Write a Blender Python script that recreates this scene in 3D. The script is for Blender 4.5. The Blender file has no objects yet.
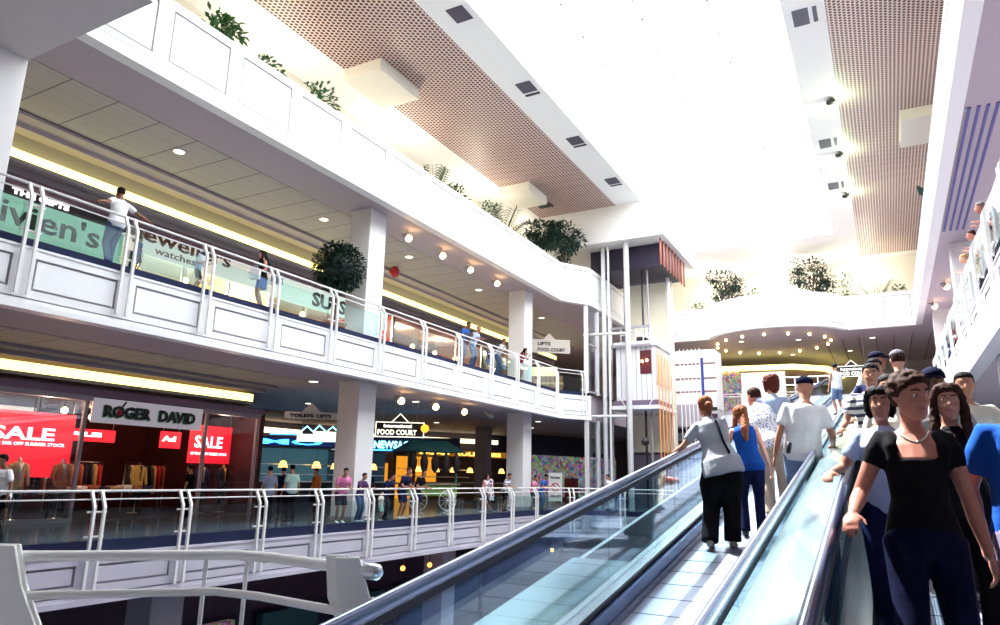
import bpy, math, random
from mathutils import Vector, Matrix
random.seed(7)
PI = math.pi
C = bpy.context.scene.collection
scene = bpy.context.scene

# ------------------------------------------------------------------ camera, sky, sun, exposure
EYE = 1.45
cam_d = bpy.data.cameras.new('camera'); cam = bpy.data.objects.new('camera', cam_d); C.objects.link(cam)
cam_d.sensor_fit = 'HORIZONTAL'; cam_d.sensor_width = 36.0; cam_d.lens = 36.0 * 702.04 / 1000.0
cam_d.clip_start = 0.05; cam_d.clip_end = 300
_yaw, _pit, _rol = 0.50106, 0.231068, 0.019637
_f = Vector((-math.sin(_yaw) * math.cos(_pit), math.cos(_yaw) * math.cos(_pit), math.sin(_pit)))
_r0 = Vector((math.cos(_yaw), math.sin(_yaw), 0)); _u0 = _r0.cross(_f)
_r = _r0 * math.cos(_rol) + _u0 * math.sin(_rol); _u = _u0 * math.cos(_rol) - _r0 * math.sin(_rol)
cam.matrix_world = Matrix(((_r.x, _u.x, -_f.x, 0), (_r.y, _u.y, -_f.y, 0), (_r.z, _u.z, -_f.z, EYE), (0, 0, 0, 1)))
scene.camera = cam
scene.view_settings.view_transform = 'Standard'
scene.view_settings.look = 'None'
scene.view_settings.gamma = 1
scene.view_settings.exposure = 0.70
scene.view_settings.use_curve_mapping = False

world = bpy.data.worlds.new('sky'); scene.world = world; world.use_nodes = True
_wn = world.node_tree.nodes; _bg = _wn['Background']
_bg.inputs[0].default_value = (0.93, 0.97, 1.0, 1); _bg.inputs[1].default_value = 7.0

sun_d = bpy.data.lights.new('sun', 'SUN'); sun = bpy.data.objects.new('sun', sun_d); C.objects.link(sun)
sun_d.energy = 17.0; sun_d.angle = math.radians(0.9); sun_d.color = (1.0, 0.97, 0.92)
sun.rotation_euler = Vector((0.52, -0.28, -1.0)).to_track_quat('-Z', 'Y').to_euler()
# daylight portal in the skylight opening: only guides sampling of the sky
pd = bpy.data.lights.new('skylight_portal', 'AREA'); po = bpy.data.objects.new('skylight_portal', pd); C.objects.link(po)
pd.shape = 'RECTANGLE'; pd.size = 8.8; pd.size_y = 38.0; po.location = (-6.1, 26.0, 16.9)
pd.cycles.is_portal = True
scene.cycles.max_bounces = 7; scene.cycles.diffuse_bounces = 4; scene.cycles.glossy_bounces = 4
scene.cycles.transparent_max_bounces = 24; scene.cycles.transmission_bounces = 4
scene.cycles.use_denoising = True
scene.cycles.sample_clamp_indirect = 8.0
scene.cycles.caustics_reflective = False; scene.cycles.caustics_refractive = False

# ------------------------------------------------------------------ materials
MATS = {}
def mat(name, col=(.8, .8, .8), rough=.6, metal=0., emit=None, es=0., spec=.5, noise=0., nscale=8., bump=0.):
    if name in MATS: return MATS[name]
    m = bpy.data.materials.new(name); m.use_nodes = True; nt = m.node_tree; b = nt.nodes['Principled BSDF']
    b.inputs['Base Color'].default_value = (*col, 1); b.inputs['Roughness'].default_value = rough
    b.inputs['Metallic'].default_value = metal; b.inputs['Specular IOR Level'].default_value = spec
    if emit is not None:
        b.inputs['Emission Color'].default_value = (*emit, 1); b.inputs['Emission Strength'].default_value = es
    tc = nt.nodes.new('ShaderNodeTexCoord'); nz = nt.nodes.new('ShaderNodeTexNoise'); nz.inputs['Scale'].default_value = nscale
    nt.links.new(tc.outputs['Object'], nz.inputs['Vector'])
    if noise > 0:
        mx = nt.nodes.new('ShaderNodeMix'); mx.data_type = 'RGBA'
        mx.inputs[6].default_value = (*[c * (1 - noise) for c in col], 1)
        mx.inputs[7].default_value = (*[min(1, c * (1 + noise)) for c in col], 1)
        nt.links.new(nz.outputs[0], mx.inputs[0]); nt.links.new(mx.outputs[2], b.inputs['Base Color'])
    if bump > 0:
        bp = nt.nodes.new('ShaderNodeBump'); bp.inputs['Strength'].default_value = bump; bp.inputs['Distance'].default_value = .02
        nt.links.new(nz.outputs[0], bp.inputs['Height']); nt.links.new(bp.outputs[0], b.inputs['Normal'])
    MATS[name] = m; return m

def glass(name, tint=(.86, .95, .93), refl=1.0, rough=0.0):
    if name in MATS: return MATS[name]
    m = bpy.data.materials.new(name); m.use_nodes = True; nt = m.node_tree; nt.nodes.clear()
    o = nt.nodes.new('ShaderNodeOutputMaterial'); t = nt.nodes.new('ShaderNodeBsdfTransparent'); g = nt.nodes.new('ShaderNodeBsdfGlossy')
    t.inputs[0].default_value = (*tint, 1); g.inputs['Roughness'].default_value = rough; g.inputs[0].default_value = (.95, .98, 1, 1)
    fr = nt.nodes.new('ShaderNodeFresnel'); ge = nt.nodes.new('ShaderNodeNewGeometry')
    io = nt.nodes.new('ShaderNodeMath'); io.operation = 'MULTIPLY_ADD'; io.inputs[1].default_value = 1 / 1.5 - 1.5; io.inputs[2].default_value = 1.5
    nt.links.new(ge.outputs['Backfacing'], io.inputs[0]); nt.links.new(io.outputs[0], fr.inputs[0])   # same reflectance from both faces of the pane
    mu = nt.nodes.new('ShaderNodeMath'); mu.operation = 'MULTIPLY'; mu.inputs[1].default_value = refl; mu.use_clamp = True
    mx = nt.nodes.new('ShaderNodeMixShader')
    nt.links.new(fr.outputs[0], mu.inputs[0]); nt.links.new(mu.outputs[0], mx.inputs[0])
    nt.links.new(t.outputs[0], mx.inputs[1]); nt.links.new(g.outputs[0], mx.inputs[2]); nt.links.new(mx.outputs[0], o.inputs[0])
    MATS[name] = m; return m

def pattern_mat(name, kind, c1, c2, rough=.7, size=.6, ratio=.04, metal=0.):
    """procedural surface patterns in object metres: tiles (joint grid), holes (staggered perforation), ribs, speckle"""
    if name in MATS: return MATS[name]
    m = bpy.data.materials.new(name); m.use_nodes = True; nt = m.node_tree; b = nt.nodes['Principled BSDF']
    b.inputs['Roughness'].default_value = rough; b.inputs['Metallic'].default_value = metal
    N = nt.nodes.new; L = nt.links.new
    tc = N('ShaderNodeTexCoord'); sp = N('ShaderNodeSeparateXYZ'); L(tc.outputs['Object'], sp.inputs[0])
    def math_(op, a, bb=None, clamp=False):
        n = N('ShaderNodeMath'); n.operation = op; n.use_clamp = clamp
        for i, v in enumerate((a, bb)):
            if v is None: continue
            if isinstance(v, (int, float)): n.inputs[i].default_value = v
            else: L(v, n.inputs[i])
        return n.outputs[0]
    mx = N('ShaderNodeMix'); mx.data_type = 'RGBA'; mx.inputs[6].default_value = (*c1, 1); mx.inputs[7].default_value = (*c2, 1)
    if kind == 'holes':
        u = math_('DIVIDE', sp.outputs[0], size * .866); v = math_('DIVIDE', sp.outputs[1], size)
        st = math_('MULTIPLY', math_('MODULO', math_('FLOOR', math_('ADD', u, 1000)), 2.0), .5)
        fu = math_('SUBTRACT', math_('FRACT', math_('ADD', u, 1000)), .5)
        fv = math_('SUBTRACT', math_('FRACT', math_('ADD', math_('ADD', v, 1000), st)), .5)
        d = math_('SQRT', math_('ADD', math_('MULTIPLY', fu, fu), math_('MULTIPLY', fv, fv)))
        L(math_('LESS_THAN', d, ratio), mx.inputs[0])
    elif kind == 'tiles':
        fu = math_('FRACT', math_('ADD', math_('DIVIDE', sp.outputs[0], size), 1000)); fv = math_('FRACT', math_('ADD', math_('DIVIDE', sp.outputs[1], size * 2), 1000))
        L(math_('MAXIMUM', math_('LESS_THAN', fu, ratio * .35), math_('LESS_THAN', fv, ratio * .6)), mx.inputs[0])
    elif kind == 'ribs':
        fu = math_('FRACT', math_('ADD', math_('DIVIDE', sp.outputs[0], size), 1000)); L(math_('LESS_THAN', fu, ratio), mx.inputs[0])
    elif kind == 'ribsy':
        fu = math_('FRACT', math_('ADD', math_('DIVIDE', sp.outputs[1], size), 1000)); L(math_('LESS_THAN', fu, ratio), mx.inputs[0])
    elif kind == 'ribsz':
        fu = math_('FRACT', math_('ADD', math_('DIVIDE', sp.outputs[2], size), 1000)); L(math_('LESS_THAN', fu, ratio), mx.inputs[0])
    else:
        vo = N('ShaderNodeTexVoronoi'); vo.inputs['Scale'].default_value = 1 / size; L(tc.outputs['Object'], vo.inputs['Vector'])
        L(math_('LESS_THAN', vo.outputs['Distance'], ratio), mx.inputs[0])
    L(mx.outputs[2], b.inputs['Base Color'])
    MATS[name] = m; return m

WHITE = mat('white_paint', (.86, .85, .86), .45, noise=.03)
CREAM = mat('cream_plaster', (.86, .82, .72), .7)
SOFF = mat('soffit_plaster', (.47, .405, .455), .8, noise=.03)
TILE = pattern_mat('ceiling_tile', 'tiles', (.50, .47, .44), (.22, .19, .21), .85, .6, .06)
GREYW = mat('grey_plaster', (.36, .33, .37), .8)
COLM = mat('column_paint', (.72, .69, .69), .6, noise=.04)
SHADOWGAP = mat('recess_shade', (.42, .38, .44), .6)  # panel recesses coloured darker to paint in their shadow lines
PERF = pattern_mat('perforated_sheet', 'holes', (.80, .62, .56), (.07, .02, .03), .5, .17, .41)
PERFR = pattern_mat('perforated_sheet_fine', 'holes', (.80, .64, .58), (.08, .03, .04), .5, .15, .38)
FLOORM = mat('polished_floor_tile', (.16, .17, .22), .12, noise=.15, nscale=2)
FLOORL = mat('light_floor_tile', (.45, .45, .48), .25, noise=.08, nscale=1.5)
KERB = mat('navy_kerb_carpet', (.012, .014, .06), .9)
STEEL = mat('brushed_steel', (.62, .65, .70), .28, 1.0, noise=.08, nscale=3)
STEELB = mat('bright_steel_deck', (.74, .80, .86), .22, .75, noise=.08, nscale=2)
DECK = mat('polished_deck', (.42, .58, .60), .14, .7, noise=.30, nscale=1.3)  # teal tint and blotches imitate skylight reflections in the steel
RUB = mat('glossy_handrail', (.16, .19, .30), .20, .55, spec=1.0)
DARK = mat('dark_gap', (.01, .01, .02), .8)
PALLET = pattern_mat('ribbed_pallet', 'ribs', (.36, .38, .46), (.10, .11, .18), .4, .02, .35, .5)
RAILW = mat('white_rail_enamel', (.88, .86, .84), .25)
GLB = glass('balustrade_glass', (.83, .94, .93))
GLW = glass('walkway_glass', (.74, .88, .93), 1.0)
GLS = glass('shop_glass', (.86, .88, .95), 1.0)
YEL = mat('cove_tube_light', (1, 1, .6), .5, emit=(1.0, .92, .24), es=2.0)
LAMP = mat('warm_bulb', (1, .8, .5), .5, emit=(1.0, .62, .22), es=14)
LAMPW = mat('pale_downlight', (1, 1, .85), .5, emit=(1.0, .97, .72), es=2.2)
LAMPO = mat('orange_bulb', (1, .4, .1), .5, emit=(1.0, .22, .03), es=6)
BLACK = mat('black_enamel', (.015, .012, .015), .5)
REDB = mat('red_enamel', (.55, .03, .04), .3)
LEAF = mat('dark_leaf', (.008, .035, .022), .5, noise=.5, nscale=30)
LEAFL = mat('light_leaf', (.04, .15, .03), .5, noise=.5, nscale=20)
BARK = mat('bark', (.12, .08, .05), .8)
TERRA = mat('terracotta', (.38, .13, .06), .7)
SOIL = mat('soil', (.05, .03, .02), .9)

# ------------------------------------------------------------------ mesh builder
class MB:
    def __init__(s): s.v = []; s.f = []; s.sm = []
    def add(s, vs, fs, smooth=False):
        n = len(s.v); s.v += [tuple(v) for v in vs]; s.f += [[i + n for i in f] for f in fs]; s.sm += [smooth] * len(fs); return s
    def box(s, x0, x1, y0, y1, z0, z1):
        v = [(x, y, z) for z in (z0, z1) for y in (y0, y1) for x in (x0, x1)]
        return s.add(v, [(0, 2, 3, 1), (4, 5, 7, 6), (0, 1, 5, 4), (2, 6, 7, 3), (0, 4, 6, 2), (1, 3, 7, 5)])
    def prism(s, poly, z0, z1):
        n = len(poly); a = sum(poly[i][0] * poly[(i + 1) % n][1] - poly[(i + 1) % n][0] * poly[i][1] for i in range(n))
        if a < 0: poly = poly[::-1]
        v = [(x, y, z0) for x, y in poly] + [(x, y, z1) for x, y in poly]
        return s.add(v, [tuple(range(n))[::-1], tuple(range(n, 2 * n))] + [(i, (i + 1) % n, (i + 1) % n + n, i + n) for i in range(n)])
    def seg(s, a, b, n0, n1, z0, z1):
        """upright slab along a-b (2D), between offsets n0..n1 on the left-hand normal"""
        a = Vector(a); b = Vector(b); d = (b - a).normalized(); n = Vector((-d.y, d.x))
        return s.prism([tuple(a + n * n0), tuple(b + n * n0), tuple(b + n * n1), tuple(a + n * n1)], z0, z1)
    def tube(s, pts, rad, n=8, flat=1.0, ref=(0, 0, 1), cap=True, smooth=True):
        pts = [Vector(p) for p in pts]; k = len(pts)
        if isinstance(rad, (int, float)): rad = [rad] * k
        ref = Vector(ref); vs = []; fs = []; pu = None
        if cap:
            d0 = (pts[0] - pts[1]).normalized(); d1 = (pts[-1] - pts[-2]).normalized()
            pts = [pts[0] + d0 * rad[0] * .55] + pts + [pts[-1] + d1 * rad[-1] * .55]
            rad = [rad[0] * .55] + list(rad) + [rad[-1] * .55]; k += 2
        for i, p in enumerate(pts):
            d = (pts[min(i + 1, k - 1)] - pts[max(i - 1, 0)]).normalized()
            if pu is None:
                u = ref.cross(d)
                if u.length < .05: u = Vector((1, 0, 0)).cross(d)
                if u.length < .05: u = Vector((0, 1, 0)).cross(d)
            else:
                u = pu - d * pu.dot(d)          # carry the frame along the tube
                if u.length < .05: u = ref.cross(d)
            u.normalize(); pu = u; w = d.cross(u).normalized()
            for j in range(n):
                a = 2 * PI * (j + .5) / n; vs.append(p + u * math.cos(a) * rad[i] + w * math.sin(a) * rad[i] * flat)
        for i in range(k - 1):
            for j in range(n):
                a = i * n + j; b = i * n + (j + 1) % n; fs.append((a, b, b + n, a + n))
        fs.append(tuple(range(n))[::-1]); fs.append(tuple(range((k - 1) * n, k * n)))
        return s.add(vs, fs, smooth)
    def rings(s, rings, n=14, smooth=True):
        """rings: (centre, u vector, v vector) ellipses with the radii in the vectors"""
        vs = []; fs = []; k = len(rings)
        for c, u, v in rings:
            for j in range(n):
                a = 2 * PI * j / n; vs.append(Vector(c) + Vector(u) * math.cos(a) + Vector(v) * math.sin(a))
        for i in range(k - 1):
            for j in range(n):
                a = i * n + j; b = i * n + (j + 1) % n; fs.append((a, b, b + n, a + n))
        fs.append(tuple(range(n))[::-1]); fs.append(tuple(range((k - 1) * n, k * n)))
        return s.add(vs, fs, smooth)
    def ball(s, c, rx, ry=None, rz=None, nu=12, nv=8):
        ry = ry or rx; rz = rz or rx; c = Vector(c)
        return s.rings([(c + Vector((0, 0, -rz * math.cos(PI * (i + .35) / (nv - .3)))), (rx * math.sin(PI * (i + .35) / (nv - .3)), 0, 0), (0, ry * math.sin(PI * (i + .35) / (nv - .3)), 0)) for i in range(nv)], nu)
    def lathe(s, c, prof, n=16):
        c = Vector(c); return s.rings([(c + Vector((0, 0, z)), (r, 0, 0), (0, r, 0)) for r, z in prof], n)
    def build(s, name, m, parent=None, kind=None):
        me = bpy.data.meshes.new(name); me.from_pydata(s.v, [], s.f); me.polygons.foreach_set('use_smooth', s.sm)
        me.materials.append(m); me.update()
        o = bpy.data.objects.new(name, me); C.objects.link(o)
        if parent is not None: o.parent = parent
        if kind: o['kind'] = kind
        return o

def B(*a): return MB().box(*a)
def tag(o, label, cat, group=None, kind=None):
    o['label'] = label; o['category'] = cat
    if group: o['group'] = group
    if kind: o['kind'] = kind
    return o
def thing(name, label, cat, loc=(0, 0, 0), rz=0, group=None):
    o = bpy.data.objects.new(name, None); C.objects.link(o); o.location = loc; o.rotation_euler = (0, 0, rz); o.empty_display_size = .2
    return tag(o, label, cat, group)
def struct(name, mb, m, label=None): 
    o = mb.build(name, m, None, 'structure')
    if label: o['label'] = label
    return o
ALLCH = {}
def dup(root, loc=None, rz=None, label=None):
    r = root.copy(); C.objects.link(r)
    if loc is not None: r.location = loc
    if rz is not None: r.rotation_euler = (0, 0, rz)
    if label: r['label'] = label
    kids = ALLCH.setdefault(root.name, [c for c in bpy.data.objects if c.parent == root])
    for ch in kids:
        c = ch.copy(); C.objects.link(c); c.parent = r
        for g in ALLCH.setdefault(ch.name, [x for x in bpy.data.objects if x.parent == ch]):
            d = g.copy(); C.objects.link(d); d.parent = c
    return r
ORD = 'first second third fourth fifth sixth seventh eighth ninth tenth eleventh twelfth thirteenth fourteenth fifteenth sixteenth seventeenth eighteenth nineteenth twentieth'.split()

def text(name, body, m, loc, xdir, size, parent=None, bold=0.0, depth=.01, width=None, zdir=(0, 0, 1)):
    cu = bpy.data.curves.new(name, 'FONT'); cu.body = body; cu.size = size; cu.offset = bold; cu.extrude = depth; cu.resolution_u = 2
    cu.align_x = 'LEFT'
    t = bpy.data.objects.new(name + '_tmp', cu); C.objects.link(t)
    dg = bpy.context.evaluated_depsgraph_get(); me = bpy.data.meshes.new_from_object(t.evaluated_get(dg)); bpy.data.objects.remove(t)
    x = Vector(xdir).normalized(); z = Vector(zdir); n = x.cross(z)
    sx = 1.0
    if width and len(me.vertices):
        w = max(v.co.x for v in me.vertices) - min(v.co.x for v in me.vertices); sx = width / w
    M = Matrix(((x.x * sx, z.x, n.x, loc[0]), (x.y * sx, z.y, n.y, loc[1]), (x.z * sx, z.z, n.z, loc[2]), (0, 0, 0, 1)))
    me.transform(M); me.materials.clear(); me.materials.append(m)
    o = bpy.data.objects.new(name, me); C.objects.link(o)
    if parent is not None: o.parent = parent
    return o
def bevel(o, w=.01, n=2):
    b = o.modifiers.new('bevel', 'BEVEL'); b.width = w; b.segments = n; b.limit_method = 'ANGLE'; return o

for (x, y, z, e) in [(-17.4, yy, 14.4, 130) for yy in (8, 15, 22, 29, 36, 43)] + [(xx, 49.5, 14.6, 150) for xx in (-10, -5, 0)] + [(5.2, yy, 14.4, 110) for yy in (14, 26, 38)]:  # warm lights without fittings, added to whiten the ceiling and upper walls
    ld = bpy.data.lights.new('gallery_fill', 'POINT'); ld.energy = e; ld.color = (1, .90, .70); ld.shadow_soft_size = .4
    lo = bpy.data.objects.new('gallery_fill', ld); lo.location = (x, y, z); C.objects.link(lo)
for yy in (28.0, 33.2, 38.5):
    ld = bpy.data.lights.new('ceiling_floodlight_beam', 'POINT'); ld.energy = 55; ld.color = (.75, 1, .55); ld.shadow_soft_size = .1
    lo = bpy.data.objects.new('ceiling_floodlight_beam', ld); lo.location = (-.45, yy, 15.9); C.objects.link(lo)

# ------------------------------------------------------------------ key dimensions (metres)
XL = -14.5; XR = 2.2
Z1, Z2, Z3, ZC = 0.0, 5.87, 12.2, 16.25
YB = [4.9, 7.05, 9.2, 11.35, 13.6, 15.8, 18.1, 20.5, 22.9, 25.3, 27.8, 30.2, 32.5]

# ---------- floors / slabs
END = [(-14.5, -4), (-14.5, 33), (-13.5, 34.7), (-13.6, 44.5), (-12.2, 46.7), (-9.6, 46.7)]
BUL = [(-5.7 + 3.9 * math.cos(a), 46.9 - 2.7 * math.sin(a)) for a in [PI - PI * k / 12 for k in range(1, 12)]]
L3edge = END + BUL + [(-1.5, 46.8), (XR, 46.8), (XR, -4)]
def slab3(z0, z1): # ring shaped level three slab: left, end, right pieces
    m = MB()
    m.prism(END[:4] + [(-13.6, 46.7), (-24, 46.7), (-24, -4)], z0, z1)
    m.prism([(-24, 46.7), (-12.2, 46.7), (-9.6, 46.7)] + BUL + [(-1.5, 46.8), (9, 46.8), (9, 64), (-24, 64)], z0, z1)
    m.prism([(-13.6, 44.5), (-12.2, 46.7), (-13.6, 46.7)], z0, z1)
    m.prism([(XR, -4), (9, -4), (9, 46.8), (XR, 46.8)], z0, z1)
    return m
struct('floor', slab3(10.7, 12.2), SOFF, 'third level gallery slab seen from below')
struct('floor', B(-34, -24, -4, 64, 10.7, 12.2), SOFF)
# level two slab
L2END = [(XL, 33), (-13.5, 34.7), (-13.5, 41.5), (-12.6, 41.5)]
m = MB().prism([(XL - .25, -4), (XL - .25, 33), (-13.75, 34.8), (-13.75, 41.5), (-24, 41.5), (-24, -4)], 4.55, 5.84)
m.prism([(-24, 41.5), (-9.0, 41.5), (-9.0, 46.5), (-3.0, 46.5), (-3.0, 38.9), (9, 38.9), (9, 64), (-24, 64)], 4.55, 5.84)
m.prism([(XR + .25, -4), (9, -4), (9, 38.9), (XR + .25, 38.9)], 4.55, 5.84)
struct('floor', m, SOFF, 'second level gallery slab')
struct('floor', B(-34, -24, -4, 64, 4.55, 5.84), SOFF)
# level one
L1E = [(XL - .25, -4), (XL - .25, 31), (-13.15, 32.8), (-8.4, 33.65), (-8.4, 64), (-40, 64), (-40, -4)]
struct('floor', MB().prism(L1E, -1.1, 0), FLOORM, 'polished dark floor of the first level gallery')
struct('floor', MB().prism([(-9, -8), (9, -8), (9, 1.8), (1.15, 1.8), (1.15, 64), (9, 64), (9, 1.9), (9, -8)][:4] + [(1.15, 2.9), (-2.2, 2.9), (-2.2, 2.2), (-9, 2.2)], -1.1, -.0), FLOORL, 'first level landing at the foot of the walkways')
struct('floor', B(1.2, 9, 2.9, 64, -1.1, 0), FLOORL)
struct('floor', B(-40, 9, -8, 64, -5.9, -5.5), mat('ground_floor_tile', (.22, .23, .30), .15, noise=.3, nscale=.7), 'ground level floor far below')
# floor finish on level 2/3
struct('floor', B(-24, -14.75, -4, 41, 5.84, 5.87), FLOORL); struct('floor', B(-24, -14.9, -4, 46, 12.2, 12.22), FLOORL)

# ---------- walls
struct('wall_left', B(-18.9, -18.6, -4, 64, 12.2, ZC), CREAM, 'cream wall behind the third level gallery')
struct('wall_right', B(7.5, 7.8, -8, 64, -1, ZC), GREYW); struct('wall_end', B(-34, 9, 61, 61.3, -5.5, 10.7), GREYW)
struct('wall_end', B(-19, 9, 51.5, 51.8, 12.2, ZC), CREAM, 'white end wall behind the potted trees')
struct('wall_back', B(-40, 9, -8.3, -8, -5.5, 17), GREYW)
# near bridge soffit at top left
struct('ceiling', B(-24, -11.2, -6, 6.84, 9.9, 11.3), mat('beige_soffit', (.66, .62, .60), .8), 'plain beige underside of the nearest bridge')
# ---------- top ceiling
m = MB(); m.box(-34, -12, -8, 64, ZC, ZC + .3)
m = MB().box(-16.6, -12.0, -8, 36.9, ZC, ZC + .25); struct('ceiling', m, PERF, 'perforated metal ceiling band along the left')
struct('ceiling', B(-.45, 3.6, -8, 50.5, ZC, ZC + .25), PERFR, 'perforated metal ceiling band along the right')
m = MB().box(-19, -16.6, -8, 64, ZC, ZC + .25).box(-12.0, -10.5, -8, 64, ZC, ZC + .25).box(-1.7, -.45, -8, 64, ZC, ZC + .25).box(3.6, 9, -8, 64, ZC, ZC + .25)
m.box(-10.5, -1.7, -8, 7.0, ZC, ZC + .25).box(-10.5, -1.7, 45.0, 64, ZC, ZC + .25).box(-16.6, -12, 36.9, 64, ZC, ZC + .25).box(-.45, 3.6, 50.5, 64, ZC, ZC + .25)
struct('ceiling', m, mat('white_ceiling', (.9, .9, .88), .7), 'white plaster ceiling beside the skylight')
m = MB().box(-10.55, -10.5, 7, 45, ZC + .25, 17.0).box(-1.7, -1.65, 7, 45, ZC + .25, 17.0)
struct('wall_top', m, WHITE)
# skylight glazing
gl = MB(); fr = MB()
for k in range(20):
    fr.box(-10.5, -1.7, 7 + 2 * k - .03, 7 + 2 * k + .03, 17.0, 17.12)
for x in (-10.5, -8.3, -6.1, -3.9, -1.7): fr.box(x - .03, x + .03, 7, 45, 17.0, 17.12)
w = struct('window_1', B(-10.5, -1.7, 7, 45, 17.04, 17.06), glass('skylight_glass', (.97, .99, 1), .3), 'long glazed skylight')
fr.build('window_frame', WHITE, w)

# ---------- soffit finishes: tiles, grooves, coves
def soffit_band(z, y0, y1, xt0, xt1, xend):
    struct('ceiling', B(xt1, xt0, y0, y1, z - .02, z + .1), TILE, None)
    g = MB().box(xt1 - .10, xt1, y0, y1, z - .012, z + .1)
    struct('trim_1', g, mat('groove', (.1, .07, .11), .9))
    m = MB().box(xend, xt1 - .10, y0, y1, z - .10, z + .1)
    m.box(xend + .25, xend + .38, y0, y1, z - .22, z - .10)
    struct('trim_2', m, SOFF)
soffit_band(10.7, 6.9, 46.5, -16.6, -19.25, -20.3)
soffit_band(4.55, -4, 18.6, -17.2, -19.25, -20.3)
def cove(y0, y1, x, z, label):
    t = thing('cove_light', label, 'light', (x, (y0 + y1) / 2, z))
    h = (y1 - y0) / 2
    MB().box(-.10, .12, -h, h, -.13, .13).build('diffuser', YEL, t)
    MB().box(-.25, .16, -h, h, -.24, -.14).build('lip', GREYW, t)
cove(6.9, 46, -20.6, 9.95, 'long yellow-white cove light above the second level shops')
cove(-3, 18.5, -20.6, 4.15, 'long yellow cove light above the red sale windows')
# bulkhead walls over the shops
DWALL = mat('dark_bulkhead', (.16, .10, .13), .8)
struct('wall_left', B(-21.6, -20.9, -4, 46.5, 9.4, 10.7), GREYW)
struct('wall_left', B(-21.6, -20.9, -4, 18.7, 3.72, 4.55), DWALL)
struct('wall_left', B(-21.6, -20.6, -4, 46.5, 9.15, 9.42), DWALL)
m = MB().box(-20.75, -20.3, -4, 18.9, 3.55, 3.76); struct('trim_3', m, mat('mauve_moulding', (.22, .14, .22), .6))

# ------------------------------------------------------------------ fascias with panel bays
def bay(mb, gap, a, b, z0, z1, nrm=1):
    """one panelled bay on the segment a-b: frame members and a raised field with a gap all round"""
    a = Vector(a); b = Vector(b); L = (b - a).length; d = (b - a) / L
    P = lambda t: tuple(a + d * t)
    s = nrm; w = .16; e = .05
    mb.seg(P(0), P(L), 0, s * .05, z0, z0 + w); mb.seg(P(0), P(L), 0, s * .05, z1 - w, z1)
    mb.seg(P(0), P(w * 1.3), 0, s * .05, z0 + w, z1 - w); mb.seg(P(L - w * 1.3), P(L), 0, s * .05, z0 + w, z1 - w)
    mb.seg(P(w * 1.3 + e), P(L - w * 1.3 - e), 0, s * .035, z0 + w + e, z1 - w - e)
def fascia(name, segs, z0, z1, lip, nrm, label, paint=None):
    """segs: list of (a, b, panelled). Moulded lip from z0 to z0+lip, groove, panel zone to z1"""
    mb = MB(); back = MB()
    for a, b, pan in segs:
        mb.seg(a, b, -nrm * .25, nrm * .10, z0, z0 + lip * .62); mb.seg(a, b, -nrm * .25, nrm * .06, z0 + lip * .62, z0 + lip)
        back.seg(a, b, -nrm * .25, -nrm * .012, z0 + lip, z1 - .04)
        if pan: bay(mb, None, a, b, z0 + lip + .03, z1 - .05, nrm)
        else: mb.seg(a, b, -nrm * .011, nrm * .05, z0 + lip + .03, z1 - .05)
        mb.seg(a, b, -nrm * .28, nrm * .07, z1 - .05, z1)
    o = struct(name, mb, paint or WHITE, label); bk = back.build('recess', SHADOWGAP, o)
def bays(x, ys): return [((x, ys[i]), (x, ys[i + 1]), True) for i in range(len(ys) - 1)]
# left side: outward normal is +X ; seg direction +Y has left-hand normal -X -> nrm=-1
yl = [-4, 0.6, 2.75] + YB
fascia('trim_4', bays(XL, yl) + [((XL, 32.5), (XL, 33), False), ((XL, 33), (-13.5, 34.7), True)] , 4.45, 5.70, .20, -1, 'white panelled edge of the second level gallery')
yl1 = [-4, 0.6, 2.75] + YB[:-1]
fascia('trim_5', bays(XL, yl1) + [((XL, 30.2), (XL, 31), False), ((XL, 31), (-13.0, 32.6), True), ((-13.0, 32.6), (-10.6, 33.0), True), ((-10.6, 33.0), (-8.2, 33.4), True)], -1.2, -.22, .18, -1, 'panelled edge of the first level gallery with lilac shade painted in', mat('shade_lilac', (.56, .52, .60), .45, noise=.03))  # lilac-grey puts the lower level's shade into the paint colour
e3 = bays(XL, [6.9] + YB[2:]) + [((XL, 32.5), (XL, 33), False), ((XL, 33), (-13.5, 34.7), True), ((-13.5, 34.7), (-13.53, 38), True), ((-13.53, 38), (-13.57, 41.3), True), ((-13.57, 41.3), (-13.6, 44.5), True), ((-13.6, 44.5), (-12.2, 46.7), True), ((-12.2, 46.7), (-9.6, 46.7), True)]
bp = [(-9.6, 46.7)] + BUL + [(-1.5, 46.8)]
e3 += [(bp[i], bp[i + 1], False) for i in range(len(bp) - 1)] + [((-1.5, 46.8), (.35, 46.8), True), ((.35, 46.8), (XR, 46.8), True)]
fascia('trim_6', e3, 10.62, 12.72, .30, -1, 'tall white planter parapet of the third level')
yr = [-4, 0.6, 2.75] + YB + [34.8, 37.0]
fascia('trim_7', [((XR, yr[i + 1]), (XR, yr[i]), True) for i in range(len(yr) - 1)], 4.45, 5.70, .20, -1, 'white panelled edge of the right second level gallery', mat('dulled_white_paint', (.60, .58, .64), .5, noise=.03))  # darker copy of the white paint, so sunlit panels do not overexpose
yr3 = [-4, 0.6, 2.75] + YB + [34.8, 37.1, 39.5, 41.9, 44.3, 46.8]
fascia('trim_8', [((XR, yr3[i + 1]), (XR, yr3[i]), True) for i in range(len(yr3) - 1)], 10.62, 12.5, .24, -1, 'white parapet of the right third level gallery')
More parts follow.
